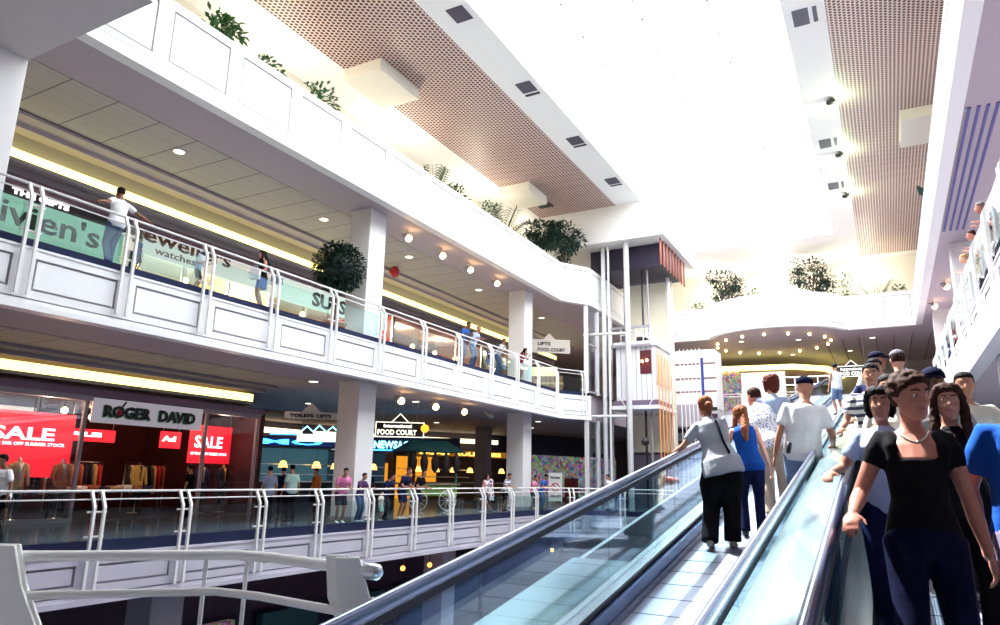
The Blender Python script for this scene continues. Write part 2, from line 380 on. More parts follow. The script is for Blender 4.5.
# dark kerbs between fascia top and the floor edge
struct('trim_9', MB().box(XL - .30, XL - .10, -4, 31, -.33, .02), KERB); struct('trim_10', MB().box(XL - .30, XL - .10, -4, 33, 5.42, 5.90), KERB)
struct('trim_9', MB().seg((XL, 31), (-13.0, 32.6), .10, .30, -.33, .02).seg((-13.0, 32.6), (-8.2, 33.4), .10, .30, -.33, .02), KERB)
struct('trim_10', MB().seg((XL, 33), (-13.5, 34.7), .10, .3, 5.42, 5.90), KERB)
struct('trim_11', MB().box(XR + .10, XR + .30, -4, 37, 5.42, 5.90), KERB)

# ------------------------------------------------------------------ balcony railings: paired kinked bars, two rails, glass panes
def railing(label, pts, zf, zr, zlow, posts, nrm, endpost=None):
    """pts: 2D polyline of the edge; posts: list of (x,y,dirx,diry) ; nrm: inward unit normal scale"""
    t = thing('balcony_railing', label, 'railing', (pts[0][0], pts[0][1], zf))
    O = Vector((pts[0][0], pts[0][1], zf)); H = zr - zf
    def off(p, n, o, z): return Vector((p[0] + n[0] * o, p[1] + n[1] * o, zf + z)) - O
    ns = []
    for i in range(len(pts) - 1):
        d = (Vector(pts[i + 1]) - Vector(pts[i])).normalized(); ns.append((-d.y * nrm, d.x * nrm))
    for r, z, nm, o in ((.028, H, 'top_rail', .04), (.017, H - .17, 'lower_rail', .02)):
        pl = [off(pts[0], ns[0], o, z)] + [off(pts[i], ((ns[i - 1][0] + ns[i][0]) / 2, (ns[i - 1][1] + ns[i][1]) / 2), o, z) for i in range(1, len(pts) - 1)] + [off(pts[-1], ns[-1], o, z)]
        MB().tube(pl, r, 8).build(nm, RAILW, t)
    prev = None
    for (x, y, k) in posts:
        n = ns[k]; d = (n[1] * nrm, -n[0] * nrm)
        for s in (-.11, .11):
            c = (x + d[0] * s, y + d[1] * s); mb = MB()
            prof = [(-.14, zlow), (-.14, H - .32), (.035, H + .02)]
            for i in range(2):
                (o0, a0), (o1, a1) = prof[i], prof[i + 1]
                vs = []
                for (oo, zz) in ((o0, a0), (o1, a1)):
                    for so in (-.03, .03):
                        for sd in (-.028, .028):
                            vs.append(Vector((c[0] + n[0] * (oo + so) + d[0] * sd, c[1] + n[1] * (oo + so) + d[1] * sd, zf + zz)) - O)
                mb.add(vs, [(0, 1, 3, 2), (4, 6, 7, 5), (0, 4, 5, 1), (2, 3, 7, 6), (0, 2, 6, 4), (1, 5, 7, 3)])
            p = mb.build('post', RAILW, t)
        for zz in (.62, .12):
            b = MB(); c0 = Vector((x, y)) + Vector(n) * -.07
            q0 = c0 - Vector(d) * .2; q1 = c0 + Vector(d) * .2
            b.tube([Vector((q0.x, q0.y, zf + zz * H / 1.05)) - O, Vector((q1.x, q1.y, zf + zz * H / 1.05)) - O], .022, 6).build('clamp', RAILW, t)
        if prev is not None:
            px, py, pk = prev
            q = MB(); a = Vector((px, py)); b_ = Vector((x, y)); dd = (b_ - a).normalized()
            if pk != k: a = Vector((px, py))
            a2 = a + dd * .16; b2 = b_ - dd * .16; nn = Vector((-dd.y * nrm, dd.x * nrm)) * -.045
            a2 += nn; b2 += nn
            q.seg((a2.x - O.x, a2.y - O.y), (b2.x - O.x, b2.y - O.y), -.005, .005, .03, H - .34)
            q.build('glass_pane', GLB, t)
        prev = (x, y, k)
    return t
ys1 = [4.9, 7.05, 9.25, 11.35, 13.65, 15.8, 18.1, 20.45, 22.8, 25.2, 27.7, 30.1]
ys2 = [4.9, 7.05, 9.1, 11.2, 13.4, 15.8, 18.15, 20.6, 23.05, 25.6, 28.0, 30.2, 32.4]
railing('white double-bar railing with clear glass along the first level gallery', [(XL, 2.0), (XL, 31), (-13.0, 32.6), (-8.3, 33.4)], 0, 1.02, -1.0,
        [(XL, y, 0) for y in ys1] + [(-13.5, 32.05, 1), (-11.2, 32.9, 2), (-8.6, 33.33, 2)], 1)
railing('white railing with glass panes along the left second level gallery', [(XL, 2.0), (XL, 33), (-13.6, 34.5)], Z2, 6.98, -1.15,
        [(XL, y, 0) for y in ys2] + [(-13.75, 34.27, 1)], 1)
railing('white railing with glass panes along the right second level gallery', [(XR, 2.0), (XR, 37)], Z2, 6.98, -1.15,
        [(XR, y, 0) for y in ys2 + [34.8]], -1)
# thin rail on right level three parapet
t = tag(MB().tube([(XR + .02, -3, 12.78), (XR + .02, 46, 12.78)], .03, 8).build('parapet_rail', RAILW), 'slim white rail on top of the right upper parapet', 'railing')

# ------------------------------------------------------------------ columns
def column(x, y, z0, z1, label, w=.9, m=None):
    t = thing('square_column', label, 'column', (x, y, z0)); h = w / 2
    bevel(MB().box(-h, h, -h, h, 0, z1 - z0).build('shaft', m or COLM, t), .02)
    bevel(MB().box(-h - .02, h + .02, -h - .02, h + .02, 0, .14).build('plinth', GREYW, t), .01)
    return t
for k, (y, a) in enumerate(((6.4, 'nearest'), (18.75, 'beside the potted ball tree'), (30.95, 'far end of the gallery'))):
    column(-15.75, y, Z2, 10.7, ['bright square white column at the left edge of the second level', 'square white column standing beside the ball-shaped tree', 'square white column behind the leaning couple on the second level'][k])
    column(-15.75, y, Z1, 4.55, ['square white column at the near end of the first level', 'square white column behind the man in the pink shirt', 'square white column right of the gold-lit food stall'][k])
column(-22.6, 39.4, 0, 4.55, 'dark square column beside the gold-lit stall', .8, GREYW)
column(3.3, 31.6, Z2, 10.7, 'nearer square column behind the right upper railing'); column(3.25, 43.8, Z2, 10.7, 'farther square column at the end of the right upper gallery')
column(2.95, 20.0, Z1, 4.55, 'square column under the right gallery behind the man in blue')
column(-15.9, 12, -5.5, -1.15, 'ground level column below the near railing', .9, GREYW); column(-15.9, 24.5, -5.5, -1.15, 'ground level column seen through the walkway glass', .9, GREYW)

# ------------------------------------------------------------------ ceiling fittings
def vent(x, y, z, w, l, label, slit=True):
    t = thing('ceiling_vent', label, 'vent', (x, y, z), 0, 'dark vents beside the skylight')
    MB().box(-w / 2, w / 2, -l / 2, l / 2, -.02, 0).build('grille', pattern_mat('vent_slats', 'ribsy', (.035, .03, .06), (.12, .1, .14), .6, .08, .4), t)
    if slit: MB().box(-w / 2, w / 2, l / 2 + .12, l / 2 + .26, -.02, 0).build('slot', BLACK, t)
for k, y in enumerate((17.0, 21.95, 26.9, 31.8, 35.7)):
    vent(-11.05, y, ZC, .62, .75, ORD[k] + ' nearest dark square vent on the left of the skylight', k > 0)
for k, (y) in enumerate((22.2, 32.1, 37.3)):
    t = thing('ceiling_vent', ORD[k] + ' nearest grey vent pair on the right of the skylight', 'vent', (-1.15, y, ZC), 0, 'grey vents right of the skylight')
    MB().box(-.28, .2, -.45, .45, -.02, 0).build('grille', mat('vent_grey', (.12, .12, .15), .6), t); MB().box(.32, .45, -.42, .42, -.02, 0).build('slot', mat('vent_grey'), t)
for k, y in enumerate((28.0, 33.2, 38.5)):
    t = thing('ceiling_floodlight', ORD[k] + ' nearest small black floodlight beside the right perforated ceiling', 'light', (-.7, y, ZC), 0, 'black floodlights on the ceiling')
    MB().tube([(0, 0, 0), (0, 0, -.12)], .03).build('stem', BLACK, t); MB().tube([(-.12, 0, -.2), (.12, 0, -.16)], [.1, .14], 10).build('can', BLACK, t)
t = tag(B(-15.9, -15.1, 33.0, 33.6, ZC - .03, ZC).build('ceiling_vent', BLACK), 'dark oblong vent at the far end of the left perforated ceiling', 'vent')
for k, (x0, x1, y0, y1) in enumerate(((-16.6, -14.9, 17.8, 20.2), (-16.6, -14.9, 30.0, 32.2), (1.7, 3.6, 30.3, 33.0))):
    struct('trim_12', B(x0, x1, y0, y1, ZC - .45, ZC), CREAM, None)
# machine room bulkhead above the lift
struct('ceiling', B(-17.2, -9.4, 35.0, 42.0, 14.2, ZC), mat('pale_bulkhead', (.85, .82, .78), .7), 'pale bulkhead box above the lift shaft')

def downlight(x, y, z, label, grp):
    t = thing('recessed_downlight', label, 'light', (x, y, z), 0, grp)
    MB().lathe((0, 0, 0), [(.19, -.035), (.17, -.02), (.17, -.005)], 16).build('rim', WHITE, t)
    MB().lathe((0, 0, -.012), [(.155, -.03), (.155, -.015)], 14).build('lens', LAMPW, t)
for k, (x, y) in enumerate(((-17.6, 12.2), (-17.6, 18.4), (-17.4, 23.5), (-17.4, 29.5), (-17.2, 36.5))):
    downlight(x, y, 10.68, ORD[k] + ' round downlight from the left in the upper gallery ceiling', 'downlights of the upper gallery ceiling')
for k, (x, y) in enumerate(((-17, 17.9), (-22.6, 23.6), (-17.4, 24.5), (-23.1, 34.7), (-17.2, 30.5), (-16.9, 35.5), (-19.5, 40))):
    downlight(x, y, 4.55, ORD[k] + ' nearest oval downlight in the first level ceiling', 'downlights of the first level ceiling')
for k, (x, y) in enumerate(((-.2, 50.3), (-1.7, 54.8), (-5.5, 55.0), (-8, 48.5), (-4.5, 49.2))):
    downlight(x, y, 10.7, ORD[k] + ' nearest downlight under the far end gallery', 'downlights under the end gallery')
def spot(x, y, z, label, grp):
    t = thing('globe_spotlight', label, 'light', (x, y, z), 0, grp)
    MB().tube([(0, 0, 0), (0, 0, -.16)], .02).build('stem', GREYW, t)
    MB().tube([(-.14, -.05, -.18), (.02, .0, -.28)], [.09, .12], 10).build('can', GREYW, t)
    MB().ball((.07, .02, -.32), .135).build('bulb', LAMP, t)
for k, (y) in enumerate((20.8, 23.2, 25.45, 27.9)):
    spot(-15.55, y, 10.68, ORD[k] + ' glowing globe spotlight from the left under the upper gallery edge', 'globe spotlights under the upper gallery')
for k, (y) in enumerate((21.6, 23.95, 26.2)):
    spot(-16.1, y, 4.53, ORD[k] + ' glowing globe spotlight from the left under the second level edge', 'globe spotlights under the second level')
t = thing('globe_spotlight', 'unlit grey spotlight right of the glowing ones', 'light', (-16.2, 28.6, 4.53)); MB().tube([(0, 0, 0), (0, 0, -.15)], .02).build('stem', GREYW, t); MB().tube([(-.1, -.1, -.15), (.15, .1, -.32)], [.08, .13], 10).build('can', GREYW, t)
for k, (x, y) in enumerate(((5.2, 36), (5.1, 40))):
    spot(3.0 - .3 * k, y + 1, 10.69, ['nearer', 'farther'][k] + ' warm globe spotlight under the right upper gallery', 'globe spotlights on the right')
tag(MB().tube([(-19.0, 24.6, 10.6), (-18.9, 24.5, 10.42), (-18.8, 24.4, 10.25)], [.16, .24, .16], 12).build('fire_bell', REDB), 'red dome fire bell on the gallery ceiling', 'alarm')
for k in range(16):
    a = 2 * PI * k / 16; t = thing('ceiling_bulb', 'small warm bulb in the ring under the far curved gallery', 'light', (-6.2 + 3.6 * math.cos(a), 49.7 + 3.6 * math.sin(a), 10.68), 0, 'ring of bulbs under the end gallery')
    MB().lathe((0, 0, 0), [(.09, -.04), (.09, 0)], 8).build('socket', WHITE, t); MB().ball((0, 0, -.1), .085, nu=8, nv=6).build('bulb', LAMP, t)
# blue slotted grille on the right soffit
t = thing('linear_grille', 'long blue slotted air grille on the right gallery ceiling', 'vent', (2.9, 24.5, 10.69))
for k in range(4): MB().box(-.35 + k * .2, -.28 + k * .2, -5, 5, -.03, 0).build('slot', mat('blue_slot', (.08, .08, .28), .6), t)
MB().box(-.4, -.36, -5, 5, -.02, 0).build('edge', GREYW, t)
# end gallery curved cove light and bulkhead
m = MB(); pts = [(-13, 53.5), (-9, 54.2), (-5.5, 54.6), (-3.4, 56.5), (-2.6, 60.9)]
for i in range(4): m.seg(pts[i], pts[i + 1], -.15, .15, 9.55, 9.9)
tag(m.build('cove_light', YEL), 'curved yellow cove light beneath the far end gallery', 'light')
m = MB()
for i in range(4): m.seg(pts[i], pts[i + 1], .3, .6, 8.3, 9.6)
struct('wall_end', m, DWALL)
struct('wall_end', B(-13.3, -2.8, 60.0, 60.6, Z2, 9.6), mat('shop_cream', (.75, .7, .6), .6))
# ribs on the end soffit
m = MB()
for k in range(9): m.box(-3 + k * 1.0, -2.97 + k * 1.0, 50, 60.9, 10.66, 10.7)
struct('trim_13', m, mat('groove'))


# enclosing walls of the shops and lower levels
struct('wall_left', B(-40.3, -40, -8, 64, -5.9, 4.55), DWALL); struct('wall_left', B(-34.3, -34, -8, 64, 4.55, 10.7), GREYW)
struct('wall_end', B(-40, 9, 64, 64.3, -5.9, 10.7), GREYW); struct('wall_right', B(9, 9.3, -8, 64, -5.9, 12.2), GREYW)
struct('wall_back', B(-40, 9, -8.4, -8.1, -5.9, 5), GREYW)
struct('floor', B(-40, -24, -8, 64, 4.6, 4.8), DWALL)

# ------------------------------------------------------------------ inclined moving walkways
TS = 0.162
def along(y, c): return c + TS * y
def ramp_box(mb, x0, x1, y0, y1, c0, c1):
    """slab parallel to the incline between heights c0 and c1 (heights at y = 0)"""
    v = []
    for y in (y0, y1):
        for c in (c0, c1):
            for x in (x0, x1): v.append((x, y, along(y, c)))
    return mb.add(v, [(0, 1, 3, 2), (4, 6, 7, 5), (0, 4, 5, 1), (2, 3, 7, 6), (0, 2, 6, 4), (1, 5, 7, 3)])
def handrail(x, c, parent, ya=1.55, yb=39.3):
    h = .95; mb = MB(); pts = []
    # lower newel: semicircle back under the rail
    r = .30
    for k in range(9):
        a = PI * 1.5 - PI * k / 8 * 1.0
        pts.append((x, ya + r * math.cos(a) * 1.0, along(ya, c) + h - r + r * math.sin(a)))
    for k in range(1, 20): 
        y = ya + (yb - ya) * k / 19; pts.append((x, y, along(y, c) + h))
    for k in range(1, 8):
        a = PI / 2 - PI * k / 7; pts.append((x, yb + r * math.cos(a), along(yb, c) + h - r + r * math.sin(a)))
    mb.tube(pts, .046, 12, flat=.55, ref=(1, 0, 0), smooth=True)
    o = mb.build('handrail', RUB, parent)
    g = MB(); ramp_box(g, x - .018, x + .018, ya, yb, c + h - .075, c + h - .03); g.build('handrail_guide', DARK, parent)
    for k in range(int((yb - ya) / 2.1)):
        y0 = ya + k * 2.1 + .008; y1 = min(ya + (k + 1) * 2.1 - .008, yb)
        g = MB(); ramp_box(g, x - .006, x + .006, y0, y1, c + .20, c + h - .07); g.build('glass_panel', GLW, parent)
    return o
def walkway(label, xa, xb, c, y0, y1=38.7, outer=None, outer2=None):
    t = thing('moving_walkway', label, 'moving walkway', (0, 0, 0))
    pw = MB(); ramp_box(pw, xa + .16, xb - .16, y0, y1, c - .03, c); pw.build('pallet_belt', PALLET, t)
    lines = MB()
    y = y0 + .2
    while y < 16:
        ramp_box(lines, xa + .17, xb - .17, y, y + .012, c - .001, c + .002); y += .4
    lines.build('pallet_joints', DARK, t)
    for x, s in ((xa, 1), (xb, -1)):
        k = MB(); a, b = sorted((x + s * .02, x + s * .15)); ramp_box(k, a, b, y0 - 1.2, y1, c - .15, c + .16); k.build('skirt', mat('shaded_skirt_steel', (.07, .09, .20), .25, .7), t)  # dark blue of the skirt is shadow put into the steel colour
        k = MB(); a, b = sorted((x - s * .06, x + s * .09)); ramp_box(k, a, b, y0 - 1.6, y1 + .3, c + .16, c + .20); k.build('deck_strip', STEELB, t)
        k = MB(); a, b = sorted((x + s * .092, x + s * .105)); ramp_box(k, a, b, y0 - 1.6, y1, c + .165, c + .195); k.build('deck_gap', DARK, t)
        k = MB(); a, b = sorted((x + s * .15, x + s * .165)); ramp_box(k, a, b, y0, y1, c - .02, c + .06); k.build('brush_guard', RUB, t)
        handrail(x, c, t)
    if outer: 
        k = MB(); ramp_box(k, outer, xa - .06, y0 - 1.6, outer2, c + .10, c + .14); k.build('outer_deck', DECK, t)
        k = MB(); ramp_box(k, outer, outer + .05, y0 - 1.6, y1, c - .9, c + .10); k.build('side_cladding', STEEL, t)
        k = MB(); ramp_box(k, xa - .06, xa + .02, outer2, y1, c - .9, c + .155); k.build('side_cladding', STEEL, t)
    k = MB(); ramp_box(k, xa - .05, xb + .05, y0 + .3, y1, c - .95, c - .16); k.build('truss', GREYW, t)
    return t
CL, CR = -.52, -.30
walkway('left inclined moving walkway carrying people upwards', -2.09, -.69, CL, 3.2, outer=-2.80, outer2=6.7)
walkway('right inclined moving walkway bringing a crowd down', -.26, 1.12, CR, 1.9)
m = MB(); vs = []
for y in (1.3, 39):
    for lo in (-.34, 0):
        for x, c in ((-.63, CL + .90), (-.31, CR + .88)): vs.append((x, y, along(y, c) + lo))
m.add(vs, [(0, 1, 3, 2), (4, 6, 7, 5), (0, 4, 5, 1), (2, 3, 7, 6), (0, 2, 6, 4), (1, 5, 7, 3)])

tag(m.build('centre_deck', DECK), 'glossy sloping deck strip between the two moving walkways', 'deck')
struct('floor', B(-.63, 1.1, 1.8, 3.0, -.3, -.02), FLOORL)

# ------------------------------------------------------------------ foreground guard rail
t = thing('guard_rail', 'bright white tubular guard rail with angled flat plates in the foreground', 'railing', (-4.5, 2.4, 0))
O = Vector((-4.5, 2.4, 0))
def rel(*p): return Vector(p) - O
top = [(-4.74, 2.30, .95), (-4.66, 2.36, .95), (-4.35, 2.62, .95), (-3.62, 3.24, .955), (-3.35, 3.30, .95), (-2.70, 3.20, .95), (-2.42, 3.15, .95)]
MB().tube([rel(*p) for p in top[:-1]] + [rel(-2.50, 3.17, .95)], .031, 12).build('top_tube', RAILW, t)
MB().tube([rel(-2.66, 3.19, .95), rel(-2.44, 3.155, .95)], .042, 14).build('end_sleeve', STEEL, t)
MB().tube([rel(-2.72, 3.20, .95), rel(-2.69, 3.195, .95)], .052, 14).build('collar', RAILW, t); MB().tube([rel(-2.60, 3.18, .95), rel(-2.585, 3.178, .95)], .052, 14).build('collar', RAILW, t)
low = [(-4.6, 2.33, .74), (-4.5, 2.42, .74), (-3.64, 3.15, .75), (-3.35, 3.22, .74), (-2.62, 3.12, .74), (-2.36, 3.07, .735)]
MB().tube([rel(*p) for p in low], .024, 10).build('lower_tube', RAILW, t)
MB().tube([rel(-2.50, 3.10, .735), rel(-2.36, 3.07, .735)], .032, 12).build('sleeve', STEEL, t); MB().tube([rel(-2.40, 3.08, .74), rel(-2.40, 3.08, .83)], .016, 8).build('peg', RAILW, t)
for (px, py) in ((-3.74, 3.14), (-3.52, 3.26)):
    MB().tube([rel(px, py, .955), rel(px, py, -.6)], .014, 8).build('baluster', RAILW, t)
def plate(p0, dirx, w, name):
    d = Vector((dirx[0], dirx[1], 0)).normalized(); n = Vector((-d.y, d.x, 0)) * .012
    prof = [(0.0, 1.02, .065), (0.05, .80, .090), (.20, .50, .105), (.20, -.9, .105)]
    m = MB(); vs = []
    for o, z, hw in prof:
        for sg in (-1, 1):
            for ns in (-1, 1): vs.append(Vector(p0) + d * (o + sg * hw) + n * ns + Vector((0, 0, z)) - O)
    fs = [(0, 1, 3, 2)] + [(a + i * 4, b + i * 4, b + (i + 1) * 4, a + (i + 1) * 4) for i in range(3) for a, b in ((0, 2), (3, 1), (1, 0), (2, 3))] + [(12, 14, 15, 13)]
    bevel(m.add(vs, fs).build(name, RAILW, t), .006)
plate((-4.56, 2.42, 0), (.88, .48), .1, 'end_plate'); plate((-4.50, 2.36, 0), (.88, .48), .1, 'end_plate')
plate((-2.72, 3.16, 0), (.88, .48), .1, 'end_plate'); plate((-2.60, 3.10, 0), (.88, .48), .1, 'end_plate')
for (a, b) in (((-4.2, 3.4), (-3.7, 3.9)), ((-3.4, 3.95), (-2.8, 4.0))):
    u = thing('glass_screen', ['left', 'right'][a[0] > -4] + ' edge-lit glass screen panel below the foreground guard rail', 'screen', (a[0], a[1], -.6))
    MB().seg((0, 0), (b[0] - a[0], b[1] - a[1]), -.006, .006, -.4, .95).build('pane', GLB, u)
    MB().tube([(0, 0, .95), (b[0] - a[0], b[1] - a[1], .95)], .012, 6).build('edge_trim', RAILW, u)

# ------------------------------------------------------------------ glass lift
t = thing('glass_lift', 'glass wall-climber lift car with pale ribbed panels and a small lit window', 'lift', (-11.4, 37.5, 5.2))
LW = pattern_mat('ribbed_white_panel', 'ribs', (.85, .84, .86), (.35, .33, .4), .4, .28, .14)
b = MB().box(-1.1, 1.05, -1.5, 1.5, .35, 3.25); b.build('car_body', LW, t)
MB().box(.25, .85, -1.54, -1.5, 1.75, 3.0).build('window', mat('lift_window', (.12, .02, .03), .2), t)
for px, pz in ((.38, 2.4), (.62, 2.45)): MB().ball((px, -1.56, pz), .07, nu=8, nv=6).build('ceiling_lamp', LAMP, t)
MB().box(-1.2, 1.15, -1.62, 1.6, 0.1, .35).build('floor_pan', mat('purple_grey', (.18, .12, .2), .4), t)
MB().box(-1.2, 1.15, -1.62, 1.6, 3.25, 3.5).build('roof_pan', WHITE, t)
MB().box(-1.3, 1.25, -1.7, 1.7, -.12, .08).build('skid', WHITE, t)
for sx in (-.5, .6):
    MB().tube([(sx, -1.6, -.1), (sx + (.4 if sx > 0 else -.4), -1.6, .55)], .035, 6).build('strut', RAILW, t)
for k in range(5): MB().tube([(1.07, -1.3 + k * .62, 1.3), (1.07, -1.3 + k * .62, 3.0)], .025, 6).build('side_bar', mat('orange_enamel', (.85, .28, .05), .35), t)
MB().box(1.05, 1.09, -1.4, 1.4, 1.2, 3.05).build('side_glass', mat('rose_glass', (.75, .55, .48), .2), t)
for k in range(5): MB().tube([(-.9 + k * .42, -1.2, 3.5), (-.9 + k * .42, -1.2, 4.35)], .03, 6).build('roof_post', RAILW, t)
for z in (3.95, 4.35): MB().tube([(-.95, -1.2, z), (.85, -1.2, z)], .03, 6).build('roof_rail', RAILW, t)
MB().tube([(-.7, -1.15, 4.4), (.9, -1.15, 3.6)], .04, 6).build('brace', RAILW, t); MB().box(-.3, .3, -.5, .5, 3.5, 3.95).build('machine', BLACK, t)
t = thing('lift_shaft', 'tall open lift shaft frame of pale posts with orange guide rods', 'lift shaft', (-11.4, 37.5, -5.5))
def post(x, y, r, m, nm='post', z0=0, z1=19.7): MB().tube([(x + 11.4, y - 37.5, z0), (x + 11.4, y - 37.5, z1)], r, 12).build(nm, m, t)
post(-11.62, 35.45, .15, mat('pale_pole', (.62, .6, .62), .35)); post(-13.15, 36.0, .12, WHITE, z0=5.3); post(-12.75, 35.7, .06, WHITE)
post(-12.2, 36.9, .09, mat('violet_post', (.10, .07, .14), .5)); post(-11.2, 36.9, .06, BLACK); post(-10.9, 36.9, .05, GREYW); post(-10.3, 38.9, .12, WHITE)
for k in range(5): post(-10.15 + k * .02, 35.9 + k * .55, .03, MATS['orange_enamel'], 'guide_rod', z0=0, z1=13.4)
for k in range(9): post(-9.72, 35.5 + k * .62, .05, mat('rust_bar', (.40, .12, .08), .5), 'rust_slat', z0=18.2, z1=19.65)
for k in range(6): post(-9.85 + k * .22, 39.2, .02, WHITE, 'cable', z0=2, z1=14.2)
for z in (5.0, 10.2, 14.6):
    MB().tube([(-2.6, -2.4, z), (-.2, -2.05, z)], .07, 8).build('tie_bar', RAILW, t)
for z in (13.9, 14.9): MB().box(-1.3, .9, -1.75, -1.65, z, z + .12).build('cross_beam', GREYW, t)
MB().box(-2.6, 1.6, -1.2, 2.6, 18.4, 19.65).build('shaft_head', mat('violet_dark', (.015, .008, .03), .5), t)
MB().box(-1.7, 1.2, 1.9, 2.0, 8.5, 18.3).build('back_panel', mat('warm_panel', (.85, .78, .62), .5), t)
MB().box(-1.7, 1.2, 1.9, 2.0, 0, 8.4).build('back_panel', mat('lower_panel', (.16, .14, .2), .5), t)
MB().ball((.5, -1.8, 8.9), .22, nu=8, nv=6).build('camera_pod', BLACK, t)
# glass screen with white posts at the gallery corner, both levels
for z0, z1, lb in ((Z2, 10.6, 'dark glass screen between white posts beside the lift on the second level'), (0, 4.5, 'dark glass screen between pale posts beside the lift on the first level')):
    u = thing('glass_screen', lb, 'screen', (-13.6, 34.7, z0)); h = z1 - z0
    for dx, dy in ((-.05, -.15), (0.02, 1.3), (.05, 3.4)): MB().box(dx - .09, dx + .09, dy - .09, dy + .09, 0, h).build('post', WHITE if z0 > 1 else COLM, u)
    for z in (.05, h * .55, h - .1): MB().box(-.04, .04, -.1, 3.4, z, z + .09).build('transom', GREYW, u)
    MB().box(-.01, .01, -.1, 3.4, .1, h - .1).build('pane', GLS, u)
# white clad tower behind the lift
t = thing('clad_tower', 'white panelled tower with dark horizontal joints behind the lift', 'tower', (-10.1, 44, -5.5))
MB().box(-1.5, 1.4, -1, 1, 11.2, 14.8).build('upper_cladding', mat('tower_white', (.93, .92, .93), .5), t)
MB().box(-1.5, 1.4, -1, 1, 0, 11.15).build('lower_cladding', pattern_mat('tower_ribs', 'ribs', (.62, .6, .62), (.3, .28, .34), .5, .3, .1), t)
for z in (13.9, 13.0, 12.2): MB().box(-1.5, 1.42, -1.03, -1, z, z + .1).build('joint', mat('brown_joint', (.25, .12, .1), .6), t)
MB().box(-1.5, 1.42, -1.05, -1, 11.1, 11.3).build('joint', BLACK, t)
for z in (9.2, 8.2, 6.3, 5.2): MB().box(-1.5, 1.42, -1.03, -1, z, z + .12).build('joint', MATS['brown_joint'], t)
MB().box(.55, .72, -1.06, -1, 11.4, 14.3).build('blue_conduit', mat('navy_paint', (.03, .05, .3), .4), t)
MB().box(-1.5, 1.42, -1.04, -1, 9.8, 10.9).build('dark_band', mat('maroon_dark', (.05, .015, .03), .5), t)

# ------------------------------------------------------------------ plants
def leaf(mb, p, d, L, w, bend=.3):
    p = Vector(p); d = Vector(d).normalized(); u = d.cross(Vector((0, 0, 1)))
    if u.length < .1: u = Vector((1, 0, 0))
    u.normalize(); dn = Vector((0, 0, -1))
    a = p + d * L * .5 + dn * bend * L * .12; e = p + d * L + dn * bend * L * .55
    mb.add([p, a + u * w, e, a - u * w], [(0, 1, 2, 3)])
def bush(mb, c, r, n, L=.16, w=.05, rz=None, hole=0):
    rz = rz or r; c = Vector(c)
    for i in range(n):
        v = Vector((random.gauss(0, 1), random.gauss(0, 1), random.gauss(0, 1))).normalized()
        q = random.random() ** .4
        p = c + Vector((v.x * r * q, v.y * r * q, v.z * rz * q))
        leaf(mb, p, v + Vector((random.uniform(-.8, .8), random.uniform(-.8, .8), random.uniform(-.6, .4))), L * random.uniform(.6, 1.3), w)
def plant(label, x, y, z, h, r, kind, m=LEAF, n=420, name='potted_plant', pot=True, group=None):
    t = thing(name, label, 'plant', (x, y, z), 0, group); f = MB(); s = MB()
    if kind == 'tree':
        for k in range(3):
            a = random.uniform(0, 6.28); s.tube([(0, 0, .2), (.06 * math.cos(a), .06 * math.sin(a), h * .35), (r * .5 * math.cos(a), r * .5 * math.sin(a), h * .75)], [.05, .035, .015], 6)
        for k in range(7):
            a = k * .9 + random.random(); bush(f, (r * .7 * math.cos(a), r * .7 * math.sin(a), h * (.35 + .58 * random.random())), r * .42, n // 7, .26, .06)
        bush(f, (0, 0, h * .7), r * .7, n // 3, .26, .06, h * .3)
    elif kind == 'palm':
        for k in range(16):
            a = k * 2.4; el = random.uniform(.5, 1.3); d = Vector((math.cos(a) * math.cos(el), math.sin(a) * math.cos(el), math.sin(el)))
            pts = [Vector((0, 0, .15)) + d * h * q + Vector((0, 0, -.35 * h * q * q * (1.3 - el))) for q in (0, .35, .7, 1.0)]
            s.tube(pts, [.018, .014, .01, .005], 5)
            for q in range(3, 14):
                p = pts[0].lerp(pts[1], q / 5) if q < 5 else (pts[1].lerp(pts[2], (q - 5) / 5) if q < 10 else pts[2].lerp(pts[3], (q - 10) / 4))
                sd = d.cross(Vector((0, 0, 1))).normalized()
                for sg in (-1, 1): leaf(f, p, sd * sg + d * .6, h * .28, .03, .6)
    elif kind == 'ball':
        s.tube([(0, 0, .3), (0, 0, h - r)], .05, 8); bush(f, (0, 0, h - r), r, n, .13, .045)
        f.ball((0, 0, h - r), r * .62, nu=14, nv=10)
    else:
        for k in range(5):
            a = k * 1.3; s.tube([(0, 0, .05), (r * .4 * math.cos(a), r * .4 * math.sin(a), h * .7)], [.02, .008], 5)
        bush(f, (0, 0, h * .55), r, n, .2, .055, h * .5)
    f.build('foliage', m, t); s.build('stem', BARK, t)
    if pot:
        MB().lathe((0, 0, 0), [(r * .30, 0), (r * .42, .38), (r * .46, .40), (r * .46, .46), (r * .38, .46)], 16).build('pot', TERRA, t)
    return t
pb = dict(pot=False)
PZ = 12.2
